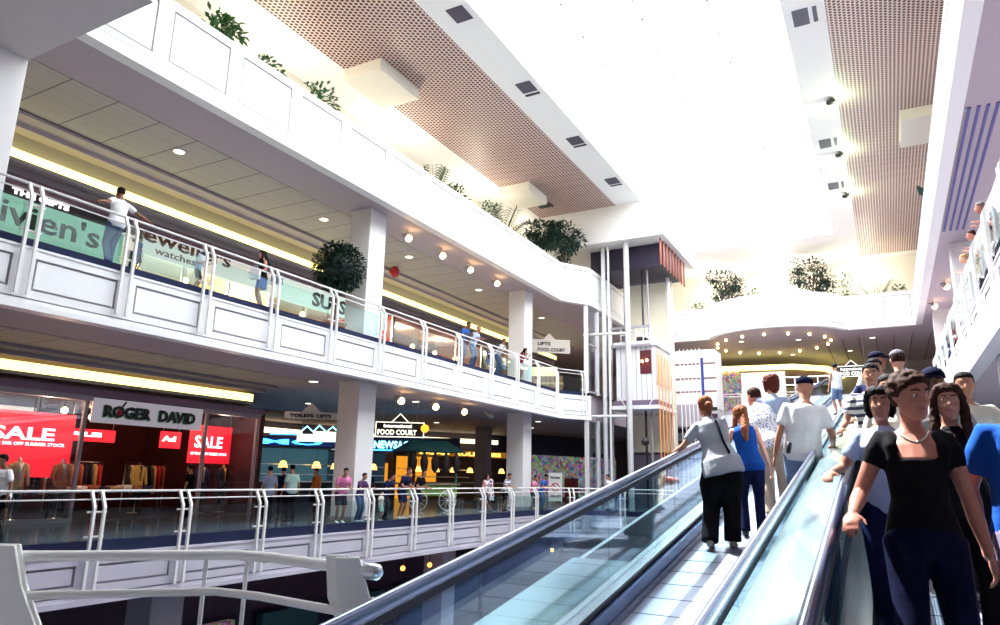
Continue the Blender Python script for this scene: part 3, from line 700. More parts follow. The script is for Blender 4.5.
tp = [(11.2, 1.75, .75, 'tree', LEAFL, 'pale green bushy shrub nearest the camera above the upper parapet'), (13.0, 1.2, .6, 'bush', LEAFL, 'low pale green shrub second from the left on the upper parapet'),
      (15.3, 1.65, .65, 'bush', LEAFL, 'green and yellow shrub third from the left on the upper parapet'), (22.1, 1.5, .55, 'palm', LEAFL, 'small yellow-green palm midway along the upper parapet'),
      (23.7, 1.35, .6, 'bush', LEAF, 'dark low bush right of the small yellow palm'), (26.6, 1.7, .6, 'bush', LEAFL, 'pale yellow bush left of the dark spiky palm'), (28.0, 2.0, .9, 'palm', LEAF, 'dark spiky palm on the upper parapet'),
      (31.6, 2.5, 1.0, 'tree', LEAF, 'large dark leafy tree left of its twin near the lift'), (33.3, 2.9, 1.0, 'tree', LEAF, 'large dark leafy tree nearest the lift'), (35.6, 1.5, .5, 'bush', LEAFL, 'pale green bush between the large tree and the lift')]
for y, h, r, k, m_, lb in tp: plant(lb, -15.3 if h < 2.2 else -14.9 + (.55 if y > 33 else 0), y, PZ, h, r, k, m_, 1000 if h > 2.2 else 340, 'parapet_plant', False, None)
te = [(-8.7, 3.5, 1.15, 'tree', LEAF, 'tall dark leafy tree on the left of the end gallery'), (-3.3, 3.6, 1.25, 'tree', LEAF, 'tall dark leafy tree in the middle of the end gallery'), (-10.6, 1.3, .5, 'bush', LEAFL, 'small yellow-green bush left of the tall end tree'),
      (-7.0, 1.9, .5, 'bush', LEAFL, 'slim pale shrub right of the left end tree'), (-1.4, 2.2, .6, 'bush', LEAFL, 'thin pale shrub right of the middle end tree'), (.3, 1.9, .5, 'palm', LEAFL, 'small green palm near the right end of the gallery'), (1.5, 1.2, .45, 'bush', LEAFL, 'low yellow bush in the right corner of the end gallery')]
for x, h, r, k, m_, lb in te: plant(lb, x, 48.0, PZ, h, r, k, m_, 950 if h > 3 else 240, 'gallery_plant', h > 3)
plant('ball-shaped dark topiary tree in a terracotta pot beside the column', -15.7, 17.3, Z2, 3.25, .88, 'ball', LEAF, 3600, 'topiary_tree')
tag(MB().tube([(2.35, 31.0, 12.7), (2.15, 31.0, 12.9), (2.0, 30.8, 13.1)], [.05, .16, .03], 7).build('hanging_foliage', LEAF), 'dark clump of foliage hanging over the right upper parapet', 'plant')

# ------------------------------------------------------------------ shop fronts
def emat(n, c, s): return mat(n, c, .5, emit=c, es=s)
# first level: red sale shop (lower left)
X0 = -20.3
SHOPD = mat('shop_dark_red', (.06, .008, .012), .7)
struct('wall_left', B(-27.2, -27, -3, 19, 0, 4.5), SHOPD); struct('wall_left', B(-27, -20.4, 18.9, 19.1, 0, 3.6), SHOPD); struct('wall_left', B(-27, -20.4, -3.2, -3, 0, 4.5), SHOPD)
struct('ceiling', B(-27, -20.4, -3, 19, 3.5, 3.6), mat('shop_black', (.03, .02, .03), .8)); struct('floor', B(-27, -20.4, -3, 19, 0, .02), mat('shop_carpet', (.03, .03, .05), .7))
t = thing('shop_sign', 'grey fascia sign reading ROGER DAVID in black letters', 'sign', (X0, 14.3, 2.8))
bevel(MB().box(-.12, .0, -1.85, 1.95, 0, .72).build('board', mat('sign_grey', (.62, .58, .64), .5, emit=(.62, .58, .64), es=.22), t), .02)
GRN = mat('green_edge', (.2, .5, .35), .5)
text('lettering', 'ROGER', BLACK, (.03, -1.55, .2), (0, 1, 0), .46, t, .02, .015, 1.55); text('lettering', 'DAVID', BLACK, (.03, .28, .2), (0, 1, 0), .46, t, .02, .015, 1.35)
text('letter_outline', 'ROGER', GRN, (.012, -1.58, .18), (0, 1, 0), .46, t, .03, .004, 1.55); text('letter_outline', 'DAVID', GRN, (.012, .25, .18), (0, 1, 0), .46, t, .03, .004, 1.35)
MB().tube([(.06, -1.08, .34), (.075, -1.08, .34)], .09, 14).build('red_dot', mat('red_dot', (.6, .02, .03), .4), t)
MB().tube([(.05, -1.0, .5), (.06, -.9, .66)], .03, 6).build('stalk', BLACK, t)
t = thing('shopfront', 'glazed shop front of the menswear shop with mauve frames', 'shop front', (X0, 8, 0))
for y in (-6, -2.6, .6, 4.25, 8.45, 10.7): MB().box(-.1, 0, y - .05, y + .05, 0, 3.5).build('mullion', mat('mauve_grey_frame', (.33, .30, .36), .4), t)
MB().box(-.12, .02, -11, 4.4, 2.9 + .5, 3.55).build('head_frame', mat('mauve_grey_frame'), t); MB().box(-.12, .02, 8.3, 10.8, 3.4, 3.55).build('head_frame', mat('mauve_grey_frame'), t)
for y0, y1 in ((-6, -2.65), (-2.55, .55), (.65, 4.2), (8.5, 10.65)): MB().box(-.06, -.05, y0, y1, .1, 3.4).build('pane', GLS, t)
MB().box(-.1, .02, -11, 4.3, 0, .12).build('sill', mat('mauve_grey_frame'), t)
RED = emat('red_banner', (.80, .015, .03), .75); WT = emat('banner_white', (1, .9, .9), 1.6)  # glow added to banner cloth and lettering, which are no lamps
def banner(label, y0, y1, z0, z1, txt, sub=None, x=-20.75, m_=None, hh=0.):
    b = thing('sale_banner', label, 'banner', (x, y0, z0)); h = z1 - z0; w = y1 - y0
    MB().box(-.02, 0, 0, w, 0, h).build('cloth', m_ or RED, b)
    if txt: text('lettering', txt, WT, (.01, w * .12, max(h * .42, h - .9 * hh - .25) if hh else h * .42), (0, 1, 0), hh * .8 or h * .42, b, .012, .004, w * .66)
    for yy in (.1, w - .1): MB().tube([(-.01, yy, h - .02), (-.01, yy, 3.5 - z0)], .008, 5).build('cord', STEEL, b)
    if sub: text('small_lettering', sub, WT, (.01, w * .06, (h - .9 * hh - .42) if hh else h * .22), (0, 1, 0), .13, b, .002, .004, w * .85)
banner('large red banner reading SALE in the leftmost shop window', 10.35, 13.0, 1.2, 3.08, 'SALE', 'UP TO 50% OFF SUMMER STOCK', x=-22.0, hh=.62)
banner('red banner reading SALE right of the shop sign', 17.0, 18.85, 1.75, 3.1, 'SALE', 'UP TO 50% OFF SUMMER STOCK', x=-21.8)
banner('far red banner at the left edge of the shop', 5.8, 8.9, 1.7, 3.0, 'SALE')
banner('narrow red banner deep inside the shop under the sign', 12.9, 15.0, 2.35, 2.75, 'SALE', None, -23)
banner('small red banner beneath the shop sign with white letters', 15.4, 16.2, 2.2, 2.75, 'Ad', None, -21.2)
tag(B(-24, -23.9, 10.8, 12.8, 2.9, 3.35).build('light_panel', emat('panel_grey_green', (.45, .5, .42), .8)), 'pale grey light panel above the first sale banner', 'light')
for k, (x, y, z) in enumerate(((-22, 9.9, 3.2), (-21.7, 10.5, 3.3), (-22.5, 10.2, 3.2), (-22, 12.6, 3.2), (-21.7, 13.3, 3.05), (-22.3, 11.9, 2.9))):
    tt = thing('shop_spotlight', ORD[k] + ' warm spotlight from the left inside the menswear window', 'light', (x, y, 3.5), 0, 'spotlights in the menswear window')
    MB().tube([(0, 0, 0), (0, 0, z - 3.4)], .02, 6).build('stem', BLACK, tt); MB().ball((0, 0, z - 3.5), .1, nu=8, nv=6).build('bulb', LAMP, tt)
def mannequin(label, x, y, coat, m2, rz=0):
    t = thing('mannequin', label, 'mannequin', (x, y, .05), rz, None)
    MB().lathe((0, 0, 0), [(.2, 0), (.2, .03), (.02, .05), (.02, .8)], 14).build('stand', STEEL, t)
    mb = MB(); mb.rings([((0, 0, z), (rx, 0, 0), (0, ry, 0)) for z, rx, ry in ((.75, .20, .13), (.95, .19, .13), (1.15, .165, .11), (1.4, .20, .13), (1.52, .20, .11), (1.58, .08, .07))], 14)
    for s in (-1, 1): mb.tube([(s * .2, 0, 1.48), (s * .26, .02, 1.2), (s * .24, .12, .95)], [.065, .055, .045], 8)
    mb.build('jacket', coat, t); MB().rings([((0, .06, z), (rx, 0, 0), (0, .08, 0)) for z, rx in ((1.05, .02), (1.3, .05), (1.55, .07))], 8).build('shirt', m2, t)
    MB().tube([(0, 0, 1.56), (0, 0, 1.66)], .045, 8).build('neck', m2, t)
    l = MB(); [l.tube([(s * .09, 0, .85), (s * .1, 0, .3)], [.1, .08], 8) for s in (-1, 1)]; l.build('trousers', BLACK, t)
    return t
TAN = mat('tan_cloth', (.62, .42, .22), .8); RUST = mat('rust_cloth', (.4, .12, .05), .8); NAVY = mat('navy_cloth', (.01, .015, .07), .8)
mannequin('mannequin in a pale tan jacket in the first window', -21.1, 11.1, TAN, WHITE, -PI / 2); mannequin('mannequin in a rust jacket behind the tan one', -21.2, 12.35, RUST, mat('grey_shirt', (.3, .33, .4), .8), -PI / 2)
mannequin('mannequin in a dark navy coat in the right window', -21.2, 17.2, NAVY, TAN, -PI / 2); mannequin('mannequin in a dark suit and orange shirt in the right window', -21.3, 18.2, BLACK, mat('orange_cloth', (.8, .25, .05), .8), -PI / 2)
mannequin('mannequin with a patterned golden shirt in the doorway', -22.5, 15.7, mat('gold_print', (.5, .36, .1), .8), BLACK, -PI / 2)
for k, (x, y) in enumerate(((-24.5, 13), (-25, 15.2), (-24, 17.0), (-24.5, 10.5))):
    t = thing('clothes_rack', ORD[k] + ' clothes rack from the left inside the menswear shop', 'rack', (x, y, .02), 0, None)
    MB().tube([(0, -.8, 0), (0, -.8, 1.7), (0, .8, 1.7), (0, .8, 0)], .02, 6).build('frame', STEEL, t)
    for j in range(9):
        g = MB(); g.rings([((0, -.7 + j * .17, z), (.24 * w, 0, 0), (0, .05, 0)) for z, w in ((.6, 1), (1.2, .95), (1.5, .9), (1.62, .3))], 8)
        g.build('garment', [RUST, NAVY, BLACK, TAN, mat('red_cloth', (.5, .03, .04), .8)][(j + k) % 5], t)
t = thing('display_table', 'low display table with folded shirts in the shop entrance', 'table', (-21.8, 14.2, .02))
MB().box(-.5, .5, -1.6, 1.6, .78, .84).build('table_top', mat('table_wood', (.4, .3, .2), .5), t)
for sx in (-.42, .42):
    for sy in (-1.5, 1.5): MB().box(sx - .03, sx + .03, sy - .03, sy + .03, 0, .78).build('leg', BLACK, t)
for j in range(8): tag(bevel(MB().box(-22.05, -21.65, 12.8 + j * .37, 13.1 + j * .37, .865, .93 + .03 * (j % 3)).build('folded_shirt', [TAN, WHITE, RUST, NAVY][j % 4]), .02), ORD[j] + ' folded shirt from the left on the shop table', 'shirt', 'folded shirts on the table')
for (x, y, e) in ((-20.6, 11.3, 70), (-20.6, 17.4, 60), (-23.6, 14.5, 60), (-20.6, 13.6, 25)):  # point lights added, mostly at the window front, to brighten the mannequins
    ld = bpy.data.lights.new('shop_light', 'POINT'); ld.energy = e; ld.color = (1, .62, .35); ld.shadow_soft_size = .15
    lo = bpy.data.objects.new('shop_light', ld); lo.location = (x, y, 3.2); C.objects.link(lo)

# first level: food court hall behind, stalls
BW = -33
struct('wall_left', MB().seg((-33, 19), (-33, 33), 0, .3, 0, 4.5).seg((-33, 33), (-26, 46), 0, .3, 0, 4.5).seg((-26, 46), (-22.5, 60), 0, .3, 0, 4.5), mat('court_dark', (.05, .035, .06), .8))
t = thing('cove_light', 'straight cream cove light behind the food court signs', 'light', (-33, 30.4, 4.0))
MB().seg((.6, -8), (.6, 3), -.1, .1, -.2, .12).build('diffuser', emat('cream_cove', (1, .85, .5), 1.6), t)
t = thing('cove_light', 'second cream cove light above the gold-lit stall', 'light', (-29, 39, 4.0))
MB().seg((-2.9, -5), (3.8, 7), -.1, .1, -.2, .1).build('diffuser', MATS['cream_cove'], t)
def stall(label, x, y, rz, w, signm, txt, counter, shelf, name='food_stall', lamps=4, tm=None):
    t = thing(name, label, 'stall', (x, y, 0), rz)
    bevel(MB().box(-w / 2, w / 2, 0, .7, 0, 1.05).build('counter', counter, t), .02)
    MB().box(-w / 2 - .05, w / 2 + .05, -.08, .75, 1.05, 1.1).build('counter_top', STEEL, t)
    MB().box(-w / 2, w / 2, .2, 2.6, 2.75, 3.25).build('canopy', BLACK, t)
    MB().box(-w / 2 + .1, w / 2 - .1, .14, .2, 2.8, 3.2).build('sign_panel', signm, t)
    if txt: text('lettering', txt, tm or WT, (-w / 2 + .25, .12, 2.88), (1, 0, 0), .34, t, .01, .006, w * .8)
    for s in (-1, 1): MB().box(s * w / 2 - .06, s * w / 2 + .06, .2, .32, 0, 2.8).build('post', BLACK, t)
    MB().box(-w / 2, w / 2, 2.5, 2.6, 0, 2.8).build('back_panel', shelf, t)
    for k in range(lamps):
        xx = -w / 2 + w * (k + .5) / lamps
        MB().lathe((xx, .9, 1.75), [(.24, 0), (.14, .3), (.03, .34)], 10).build('lamp_shade', emat('gold_shade', (1, .55, .12), 2.2), t)
        MB().tube([(xx, .9, 2.1), (xx, .9, 2.76)], .01, 5).build('lamp_cord', BLACK, t)
    for k in range(3): MB().box(-w / 2 + .1, w / 2 - .1, 2.2, 2.5, .9 + k * .5, .95 + k * .5).build('shelf', STEEL, t)
    return t
GOLDP = emat('gold_panel', (.75, .30, .02), .7)
stall('gold-lit food stall with glowing lampshades and a menu board', -25.3, 42.3, math.radians(68), 8.6, emat('menu_amber', (.25, .10, .01), .6), 'BREAD  ROLLS  PIES', mat('stall_wood', (.25, .12, .05), .6), GOLDP, 'food_stall', 6, emat('amber_letter', (1, .6, .1), 2))
stall('dark stall with bright blue neon lettering behind the two standing men', -26.3, 26.2, math.radians(52), 5.0, emat('neon_navy', (.01, .02, .1), .5), 'SMO', mat('stall_dark', (.03, .03, .05), .5), emat('cool_shelf', (.03, .09, .12), .6), 'food_stall', 3, emat('neon_blue', (.05, .45, 1), 3))
stall('neon-lit takeaway stall left of the food court sign', -26.2, 31.6, math.radians(52), 4.4, emat('sign_pale', (.3, .6, .65), .9), 'FISH', mat('stall_dark'), emat('teal_back', (.01, .03, .05), .5), 'food_stall', 2, BLACK)
tag(B(-27.9, -27.6, 35.0, 36.2, 0.0, 2.2).build('gold_poster_panel', GOLDP), 'small glowing gold panel beside the gold-lit stall', 'panel')
# gift and magazine shop at the far right of the first level
t = thing('magazine_shop', 'bright shop with rows of colourful magazines and cards', 'shop', (-21.5, 45, 0), 0)
def speck(name, seed, s=1.0, e=.8):  # covers and goods are given a glow of their own for brightness
    e = e * .5; s = s * 1.7
    m = bpy.data.materials.new(name); m.use_nodes = True; nt = m.node_tree; b = nt.nodes['Principled BSDF']
    tc = nt.nodes.new('ShaderNodeTexCoord'); vo = nt.nodes.new('ShaderNodeTexVoronoi'); vo.inputs['Scale'].default_value = 3.2 * s; vo.distance = 'CHEBYCHEV'
    mp = nt.nodes.new('ShaderNodeMapping'); mp.inputs['Location'].default_value = (seed, seed, 0)
    hs = nt.nodes.new('ShaderNodeHueSaturation'); hs.inputs['Saturation'].default_value = .9; hs.inputs['Value'].default_value = .55
    nt.links.new(tc.outputs['Object'], mp.inputs[0]); nt.links.new(mp.outputs[0], vo.inputs['Vector']); nt.links.new(vo.outputs['Color'], hs.inputs['Color'])
    nt.links.new(hs.outputs[0], b.inputs['Base Color']); nt.links.new(hs.outputs[0], b.inputs['Emission Color']); b.inputs['Emission Strength'].default_value = e
    return m
SPK = speck('magazine_covers', 3, 1, .55)
MB().seg((0, -2), (3.2, 7), -.1, .1, .2, 3.0).build('magazine_wall', SPK, t)
MB().seg((0, -2), (3.2, 7), .12, .4, 3.0, 4.4).build('bulkhead', mat('grey_blue', (.06, .06, .10), .7), t)
for k in range(4):
    MB().box(.9 + k * .85, 1.5 + k * .85, -1.2 + k * 2, -.2 + k * 2, 0, 1.5).build('card_rack', [SPK, mat('red_rack', (.5, .05, .04), .5), SPK, mat('teal_rack', (.03, .3, .35), .5)][k], t)
# hanging signs
def hang_sign(label, x, y, z, rz, w, h, lines, board, lm, name='hanging_sign', top=4.5, tri=True, edge=None):
    t = thing(name, label, 'sign', (x, y, z), rz)
    bevel(MB().box(-w / 2, w / 2, -.04, .04, 0, h).build('board', board, t), .01)
    if edge:
        for a in ((-w / 2, w / 2, h - .03, h), (-w / 2, w / 2, 0, .03), (-w / 2, -w / 2 + .03, 0, h), (w / 2 - .03, w / 2, 0, h)): MB().box(a[0], a[1], -.055, -.04, a[2], a[3]).build('border', edge, t)
    if tri:
        g = MB().prism([(-.32, -.04), (.32, -.04), (.32, .04), (-.32, .04)], 0, .01); v = [(-.34, -.04, h), (.34, -.04, h), (0, -.04, h + .34), (-.34, .04, h), (.34, .04, h), (0, .04, h + .34)]
        MB().add(v, [(0, 1, 2), (5, 4, 3), (0, 3, 4, 1), (1, 4, 5, 2), (2, 5, 3, 0)]).build('gable', board, t)
        if edge:
            MB().tube([(-.34, -.05, h), (0, -.05, h + .34), (.34, -.05, h)], .02, 5).build('gable_border', edge, t)
    for s in (-1, 1): MB().tube([(s * w * .35, 0, h), (s * w * .35, 0, top - z)], .012, 5).build('cord', GREYW, t)
    for (tx, sz, zz, ww, xo) in lines: text('lettering', tx, lm, (xo - ww / 2, -.055, zz), (1, 0, 0), sz, t, .008, .006, ww)
    return t
RZ = -math.radians(62)
RZ = math.radians(30)
hang_sign('black hanging sign reading International FOOD COURT', -17.75, 23.95, 3.0, math.radians(35), 2.0, .62, [('International', .17, .40, 1.15, -.1), ('FOOD COURT', .29, .1, 1.6, -.12)], BLACK, emat('sign_cream', (1, .95, .8), 1.2), 'hanging_sign', 4.5, True, MATS['sign_cream'])
t = tag(MB().tube([(-16.88, 24.5, 3.38), (-16.86, 24.47, 3.38)], .17, 16).build('round_badge', emat('orange_badge', (1, .4, .03), 1.2)), 'round orange badge at the right end of the food court sign', 'badge')
hang_sign('small white hanging sign left of the column on the first level', -18.6, 19.6, 3.42, math.radians(35), 1.9, .26, [('TOILETS  LIFTS', .16, .06, 1.5, 0)], mat('sign_white', (.75, .73, .72), .5), BLACK)
hang_sign('white hanging direction sign near the lift on the second level', -15.6, 34.1, 8.05, math.radians(35), 2.3, .75, [('LIFTS', .24, .42, .7, -.3), ('FOOD COURT', .24, .1, 1.5, .1)], mat('sign_white2', (.55, .48, .42), .5), BLACK, 'hanging_sign', 10.7)
hang_sign('black hanging sign reading FOOD COURT at the top of the walkways', -1.5, 47.6, 7.86, 0, 2.1, .66, [('International', .19, .40, 1.2, 0), ('FOOD COURT', .31, .09, 1.7, 0)], BLACK, MATS['sign_cream'], 'hanging_sign', 10.7, True, MATS['sign_cream'])
NE = emat('neon_cyan', (.25, .8, 1), 2.6)
t = thing('neon_sign', 'blue-white neon sign reading NEW YORKER BAR under the food court sign', 'sign', (-21.5, 29.5, 2.75), math.radians(25))
text('lettering', 'NEWSAGENCY', NE, (-1.6, -.06, .05), (1, 0, 0), .5, t, .015, .01, 3.0); MB().tube([(-1.7, 0, -.05), (2.7, 0, -.05)], .035, 6).build('neon_tube', emat('neon_blue2', (.05, .3, 1), 2.5), t)
MB().box(-1.8, 2.8, .03, .1, -.12, .6).build('board', mat('board_navy', (.01, .01, .04), .6), t); t['label'] = 'blue-white neon sign above the green kiosk'
for s in (-1.5, 2.4): MB().tube([(s, .05, .6), (s, .05, 1.75)], .012, 5).build('cord', GREYW, t)
t = thing('neon_sign', 'small neon sign with zigzag outline left of the column', 'sign', (-20.5, 22.3, 2.75), math.radians(30))
MB().box(-1.0, 1.0, 0, .06, 0, .3).build('board', emat('pale_cyan', (.6, .85, .85), 1.3), t); MB().tube([(-.9, -.03, .35), (-.6, -.03, .62), (-.35, -.03, .4), (-.1, -.03, .66), (.2, -.03, .4), (.45, -.03, .62), (.75, -.03, .35)], .03, 5).build('neon_zigzag', NE, t)
MB().tube([(-2.1, 0, .28), (-1, 0, .28)], .03, 5).build('neon_tube', MATS['neon_blue2'], t); 
for s in (-.8, .8): MB().tube([(s, .03, .3), (s, .03, 1.75)], .012, 5).build('cord', GREYW, t)
# green kiosk cart in front of food court
t = thing('market_cart', 'green-sided barrow cart with spoked wheels and a dark canopy', 'cart', (-17.9, 26.4, 0), math.radians(60))
bevel(MB().box(-1.2, 1.2, -.5, .5, .62, 1.1).build('body', mat('lime_panel', (.22, .42, .10), .5), t), .02)
MB().box(-1.3, 1.3, -.6, .6, 1.1, 1.16).build('counter_top', mat('table_wood'), t)
for s in (-1, 1):
    w = MB(); rr = .42
    w.tube([(s * .7 + rr * math.cos(a), -.56, .44 + rr * math.sin(a)) for a in [k * PI / 8 for k in range(17)]], .025, 6)
    for k in range(5): w.tube([(s * .7 + rr * math.cos(k * PI / 5), -.56, .44 + rr * math.sin(k * PI / 5)), (s * .7 - rr * math.cos(k * PI / 5), -.56, .44 - rr * math.sin(k * PI / 5))], .01, 5)
    w.build('wheel', RAILW, t)
    MB().box(s * 1.15 - .04, s * 1.15 + .04, -.45, -.37, 1.1, 2.5).build('post', mat('dark_green', (.02, .12, .07), .5), t)
v = [(-1.5, -.8, 2.5), (1.5, -.8, 2.5), (1.5, .8, 2.5), (-1.5, .8, 2.5), (-.9, 0, 3.0), (.9, 0, 3.0)]
MB().add(v, [(0, 1, 5, 4), (1, 2, 5), (2, 3, 4, 5), (3, 0, 4), (3, 2, 1, 0)]).build('canopy', mat('teal_canvas', (.02, .13, .16), .8), t)
for k in range(5):
    b = MB(); b.rings([((-1.1 + k * .52, -.75, z), (r_, 0, 0), (0, r_ * .6, 0)) for z, r_ in ((1.6, .05), (1.75, .16), (2.1, .2), (2.35, .1), (2.5, .03))], 8); b.build('hanging_bag', BLACK, t)
t = thing('floor_sign', 'freestanding white notice stand with a no-entry circle near the far rail', 'sign', (-15.0, 33.6, 0), math.radians(25))
MB().box(-.35, .35, -.02, .02, .35, 1.75).build('board', mat('notice_white', (.6, .58, .55), .5), t)
MB().tube([(.19 * math.cos(a), -.03, 1.05 + .19 * math.sin(a)) for a in [k * PI / 8 for k in range(17)]], .022, 5).build('red_ring', REDB, t); MB().tube([(-.13, -.03, 1.18), (.13, -.03, .92)], .02, 5).build('red_bar', REDB, t)
text('lettering', 'PRAMS', BLACK, (-.26, -.03, 1.45), (1, 0, 0), .15, t, .004, .003, .5); text('lettering', 'USE LIFT', BLACK, (-.28, -.03, .55), (1, 0, 0), .14, t, .004, .003, .56)
for s in (-1, 1): MB().tube([(s * .3, 0, 0), (s * .3, 0, .4)], .02, 6).build('leg', STEEL, t)

# ------------------------------------------------------------------ second level shops
SX = -20.9
t = thing('shop_sign', "long mint green sign reading Vivien's in dark letters", 'sign', (SX + .12, 8.6, 7.85))
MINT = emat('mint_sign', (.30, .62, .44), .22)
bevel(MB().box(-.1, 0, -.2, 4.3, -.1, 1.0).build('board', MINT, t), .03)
text('lettering', "Vivien's", mat('ink_green', (.01, .03, .02), .5), (.02, -.05, .2), (0, 1, 0), .95, t, .012, .012, 3.6)
MB().box(0, .02, -.15, .5, -.05, .9).build('blue_block', mat('poster_blue', (.03, .12, .3), .6), t)
t = thing('sign_strip', 'dark strip of white lettering above the mint sign', 'sign', (SX + .12, 8.8, 8.85)); MB().box(-.1, 0, 0, 5, 0, .3).build('board', BLACK, t)
text('lettering', 'THE GIFTS', WT, (.02, .7, .07), (0, 1, 0), .22, t, .01, .006, 1.6)
t = thing('shop_sign', 'cream fascia sign reading Jewellers in bronze capitals', 'sign', (SX + .12, 13.0, 8.35)); CRE = emat('cream_sign', (.72, .70, .62), .35)
bevel(MB().box(-.1, 0, -.1, 6.2, 0, 1.1).build('board', CRE, t), .02); text('lettering', 'Jewellers', mat('bronze', (.12, .05, .03), .5), (.02, .25, .45), (0, 1, 0), .72, t, .01, .012, 3.9)
text('small_lettering', 'watches', mat('bronze'), (.02, 1.0, .12), (0, 1, 0), .34, t, .005, .006, 1.6)
t = thing('shop_sign', 'pale sign reading SUSSAN in bold black letters', 'sign', (SX + .12, 19.4, 8.25)); bevel(MB().box(-.1, 0, -.2, 7.2, 0, .95).build('board', emat('pale_mint', (.6, .75, .66), .45), t), .02)
text('lettering', 'SUSSAN', BLACK, (.02, 2.0, .15), (0, 1, 0), .8, t, .03, .012, 3.6)
def bigshop(label, y0, y1, glow, floor_col, lights, col, n_units, unitm, es):
    t = thing('shop_interior', label, 'shop', (SX, y0, Z2), 0); w = y1 - y0
    MB().box(-5.2, -5, 0, w, 0, 3.6).build('back_wall', glow, t); MB().box(-5, 0, -.05, .05, 0, 3.6).build('partition', glow, t)
    MB().box(-5, 0, 0, w, 3.4, 3.5).build('shop_ceiling', mat('shop_ceiling', (.6, .55, .5), .8), t)
    for k in range(n_units):
        yy = w * (k + .5) / n_units
        bevel(MB().box(-2.4, -1.7, yy - w / n_units * .38, yy + w / n_units * .38, 0, 1.0).build('counter', unitm, t), .02)
        MB().box(-2.38, -1.72, yy - w / n_units * .36, yy + w / n_units * .36, 1.0, 1.3).build('display_case', GLS, t)
        MB().box(-4.9, -4.5, yy - w / n_units * .4, yy + w / n_units * .4, .3, 2.3).build('shelf_unit', unitm, t)
        for j in range(6):
            MB().box(-4.5, -4.42, yy - w / n_units * .38, yy + w / n_units * .38, .45 + .3 * j, .60 + .3 * j).build('stock', speck_l[(j + k) % 3], t)
    k = 0
    for yy in [w * (i + .5) / lights for i in range(lights)]:
        tt = thing('pendant_lamp', ORD[k] + ' pendant lamp from the left in the ' + label.split(' with')[0], 'light', (SX - 1.2, y0 + yy, Z2 + 3.4), 0, 'pendants in the ' + label.split(' with')[0]); k += 1
        MB().tube([(0, 0, 0), (0, 0, -.9)], .012, 5).build('cord', BLACK, tt); MB().ball((0, 0, -1.0), .13, nu=8, nv=6).build('globe', mat('warm_globe', (1, .7, .3), .5, emit=(1, .6, .2), es=8), tt)
    for yy in (w * .3, w * .75):
        ld = bpy.data.lights.new('shop_light', 'POINT'); ld.energy = es; ld.color = col; ld.shadow_soft_size = .3
        lo = bpy.data.objects.new('shop_light', ld); lo.location = (SX - 1.6, y0 + yy, Z2 + 3.1); C.objects.link(lo)
    for yy in [i * w / (n_units) for i in range(n_units + 1)]:
        MB().box(-.08, 0, yy - .04, yy + .04, 0, 3.45).build('mullion', STEEL, t)
    MB().box(-.03, -.02, .1, w * .45, .05, 2.5).build('pane', GLS, t)
    return t
speck_l = [speck('goods_a', 1, 2.2, .15), speck('goods_b', 7, 2.6, .15), mat('goods_cream', (.8, .72, .55), .6)]
bigshop("gift shop with warm tan walls under the mint sign", 3, 13.2, mat('tan_wall', (.50, .33, .22), .7), None, 5, (1, .75, .5), 4, mat('pale_unit', (.7, .65, .55), .5), 150)
bigshop("jewellery shop with pale green cases", 13.3, 19.2, mat('mint_wall', (.55, .75, .62), .7), None, 3, (1, .95, .75), 3, mat('white_unit', (.85, .85, .8), .4), 230)
bigshop("clothes shop with yellow-lit racks", 19.3, 27.2, mat('yellow_wall', (.75, .62, .28), .7), None, 4, (1, .85, .45), 4, mat('chrome_unit', (.6, .55, .4), .4), 200)
bigshop("red walled shop behind the leaning couple", 27.3, 36, mat('red_wall', (.42, .04, .03), .7), None, 4, (1, .55, .35), 3, mat('red_unit', (.5, .12, .08), .5), 150)
bigshop("dark toy shop near the lift", 36.1, 46, mat('brown_wall', (.25, .15, .1), .7), None, 4, (1, .8, .5), 3, mat('ochre_unit', (.6, .4, .15), .5), 150)
# mezz objects near the far end of the second level: yellow topped kiosk
t = thing('gallery_kiosk', 'kiosk with a pale yellow box top beside the lift', 'kiosk', (-16.0, 34.6, Z2), .4)
bevel(MB().box(-.9, .9, -.5, .5, 0, .95).build('counter', mat('stall_wood'), t), .02); MB().box(-.8, .6, -.4, .4, .95, 1.45).build('display_box', emat('pale_yellow', (.8, .75, .4), .5), t); MB().box(-.95, .95, -.55, .55, .5, .6).build('band', mat('ochre_unit'), t)
# end gallery shop fronts at second level
t = thing('end_shop', 'white shop front with green and dark goods at the top of the walkways', 'shop', (-9, 50, Z2))
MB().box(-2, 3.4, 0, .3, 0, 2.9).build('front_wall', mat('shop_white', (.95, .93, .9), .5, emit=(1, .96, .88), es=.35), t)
MB().box(-1.2, .6, -.05, 0, .2, 3.0).build('window', speck('green_goods', 5, 1.6, .3), t)
for k in range(4): MB().ball((-1.0 + k * .45, -.2, 3.1), .1, nu=8, nv=6).build('bulb', LAMP, t)
t = thing('walkway_canopy_rail', 'white handrail frame at the head of the walkways', 'railing', (-4.5, 39.5, Z2))
for k in range(5): MB().tube([(k * .55, 0, 0), (k * .55, 0, 1.0 + .0 * k)], .03, 6).build('post', RAILW, t)
for z in (1.0, .6): MB().tube([(-.1, 0, z), (2.4, 0, z)], .035, 8).build('rail', RAILW, t)
t = thing('balcony_railing', 'low white railing across the end gallery left of the walkways', 'railing', (-9, 46.4, Z2))
for k in range(6): MB().tube([(k * 1.15, 0, -.9), (k * 1.15, 0, 1.05)], .04, 6).build('post', RAILW, t)
for z in (1.05, .88): MB().tube([(-.1, 0, z), (5.9, 0, z)], .03, 8).build('rail', RAILW, t)
struct('trim_14', B(-9.1, -3.0, 46.35, 46.5, 4.45, 5.6), WHITE); struct('trim_15', B(-3.05, 2.3, 38.8, 38.9, 4.45, 5.6), WHITE)

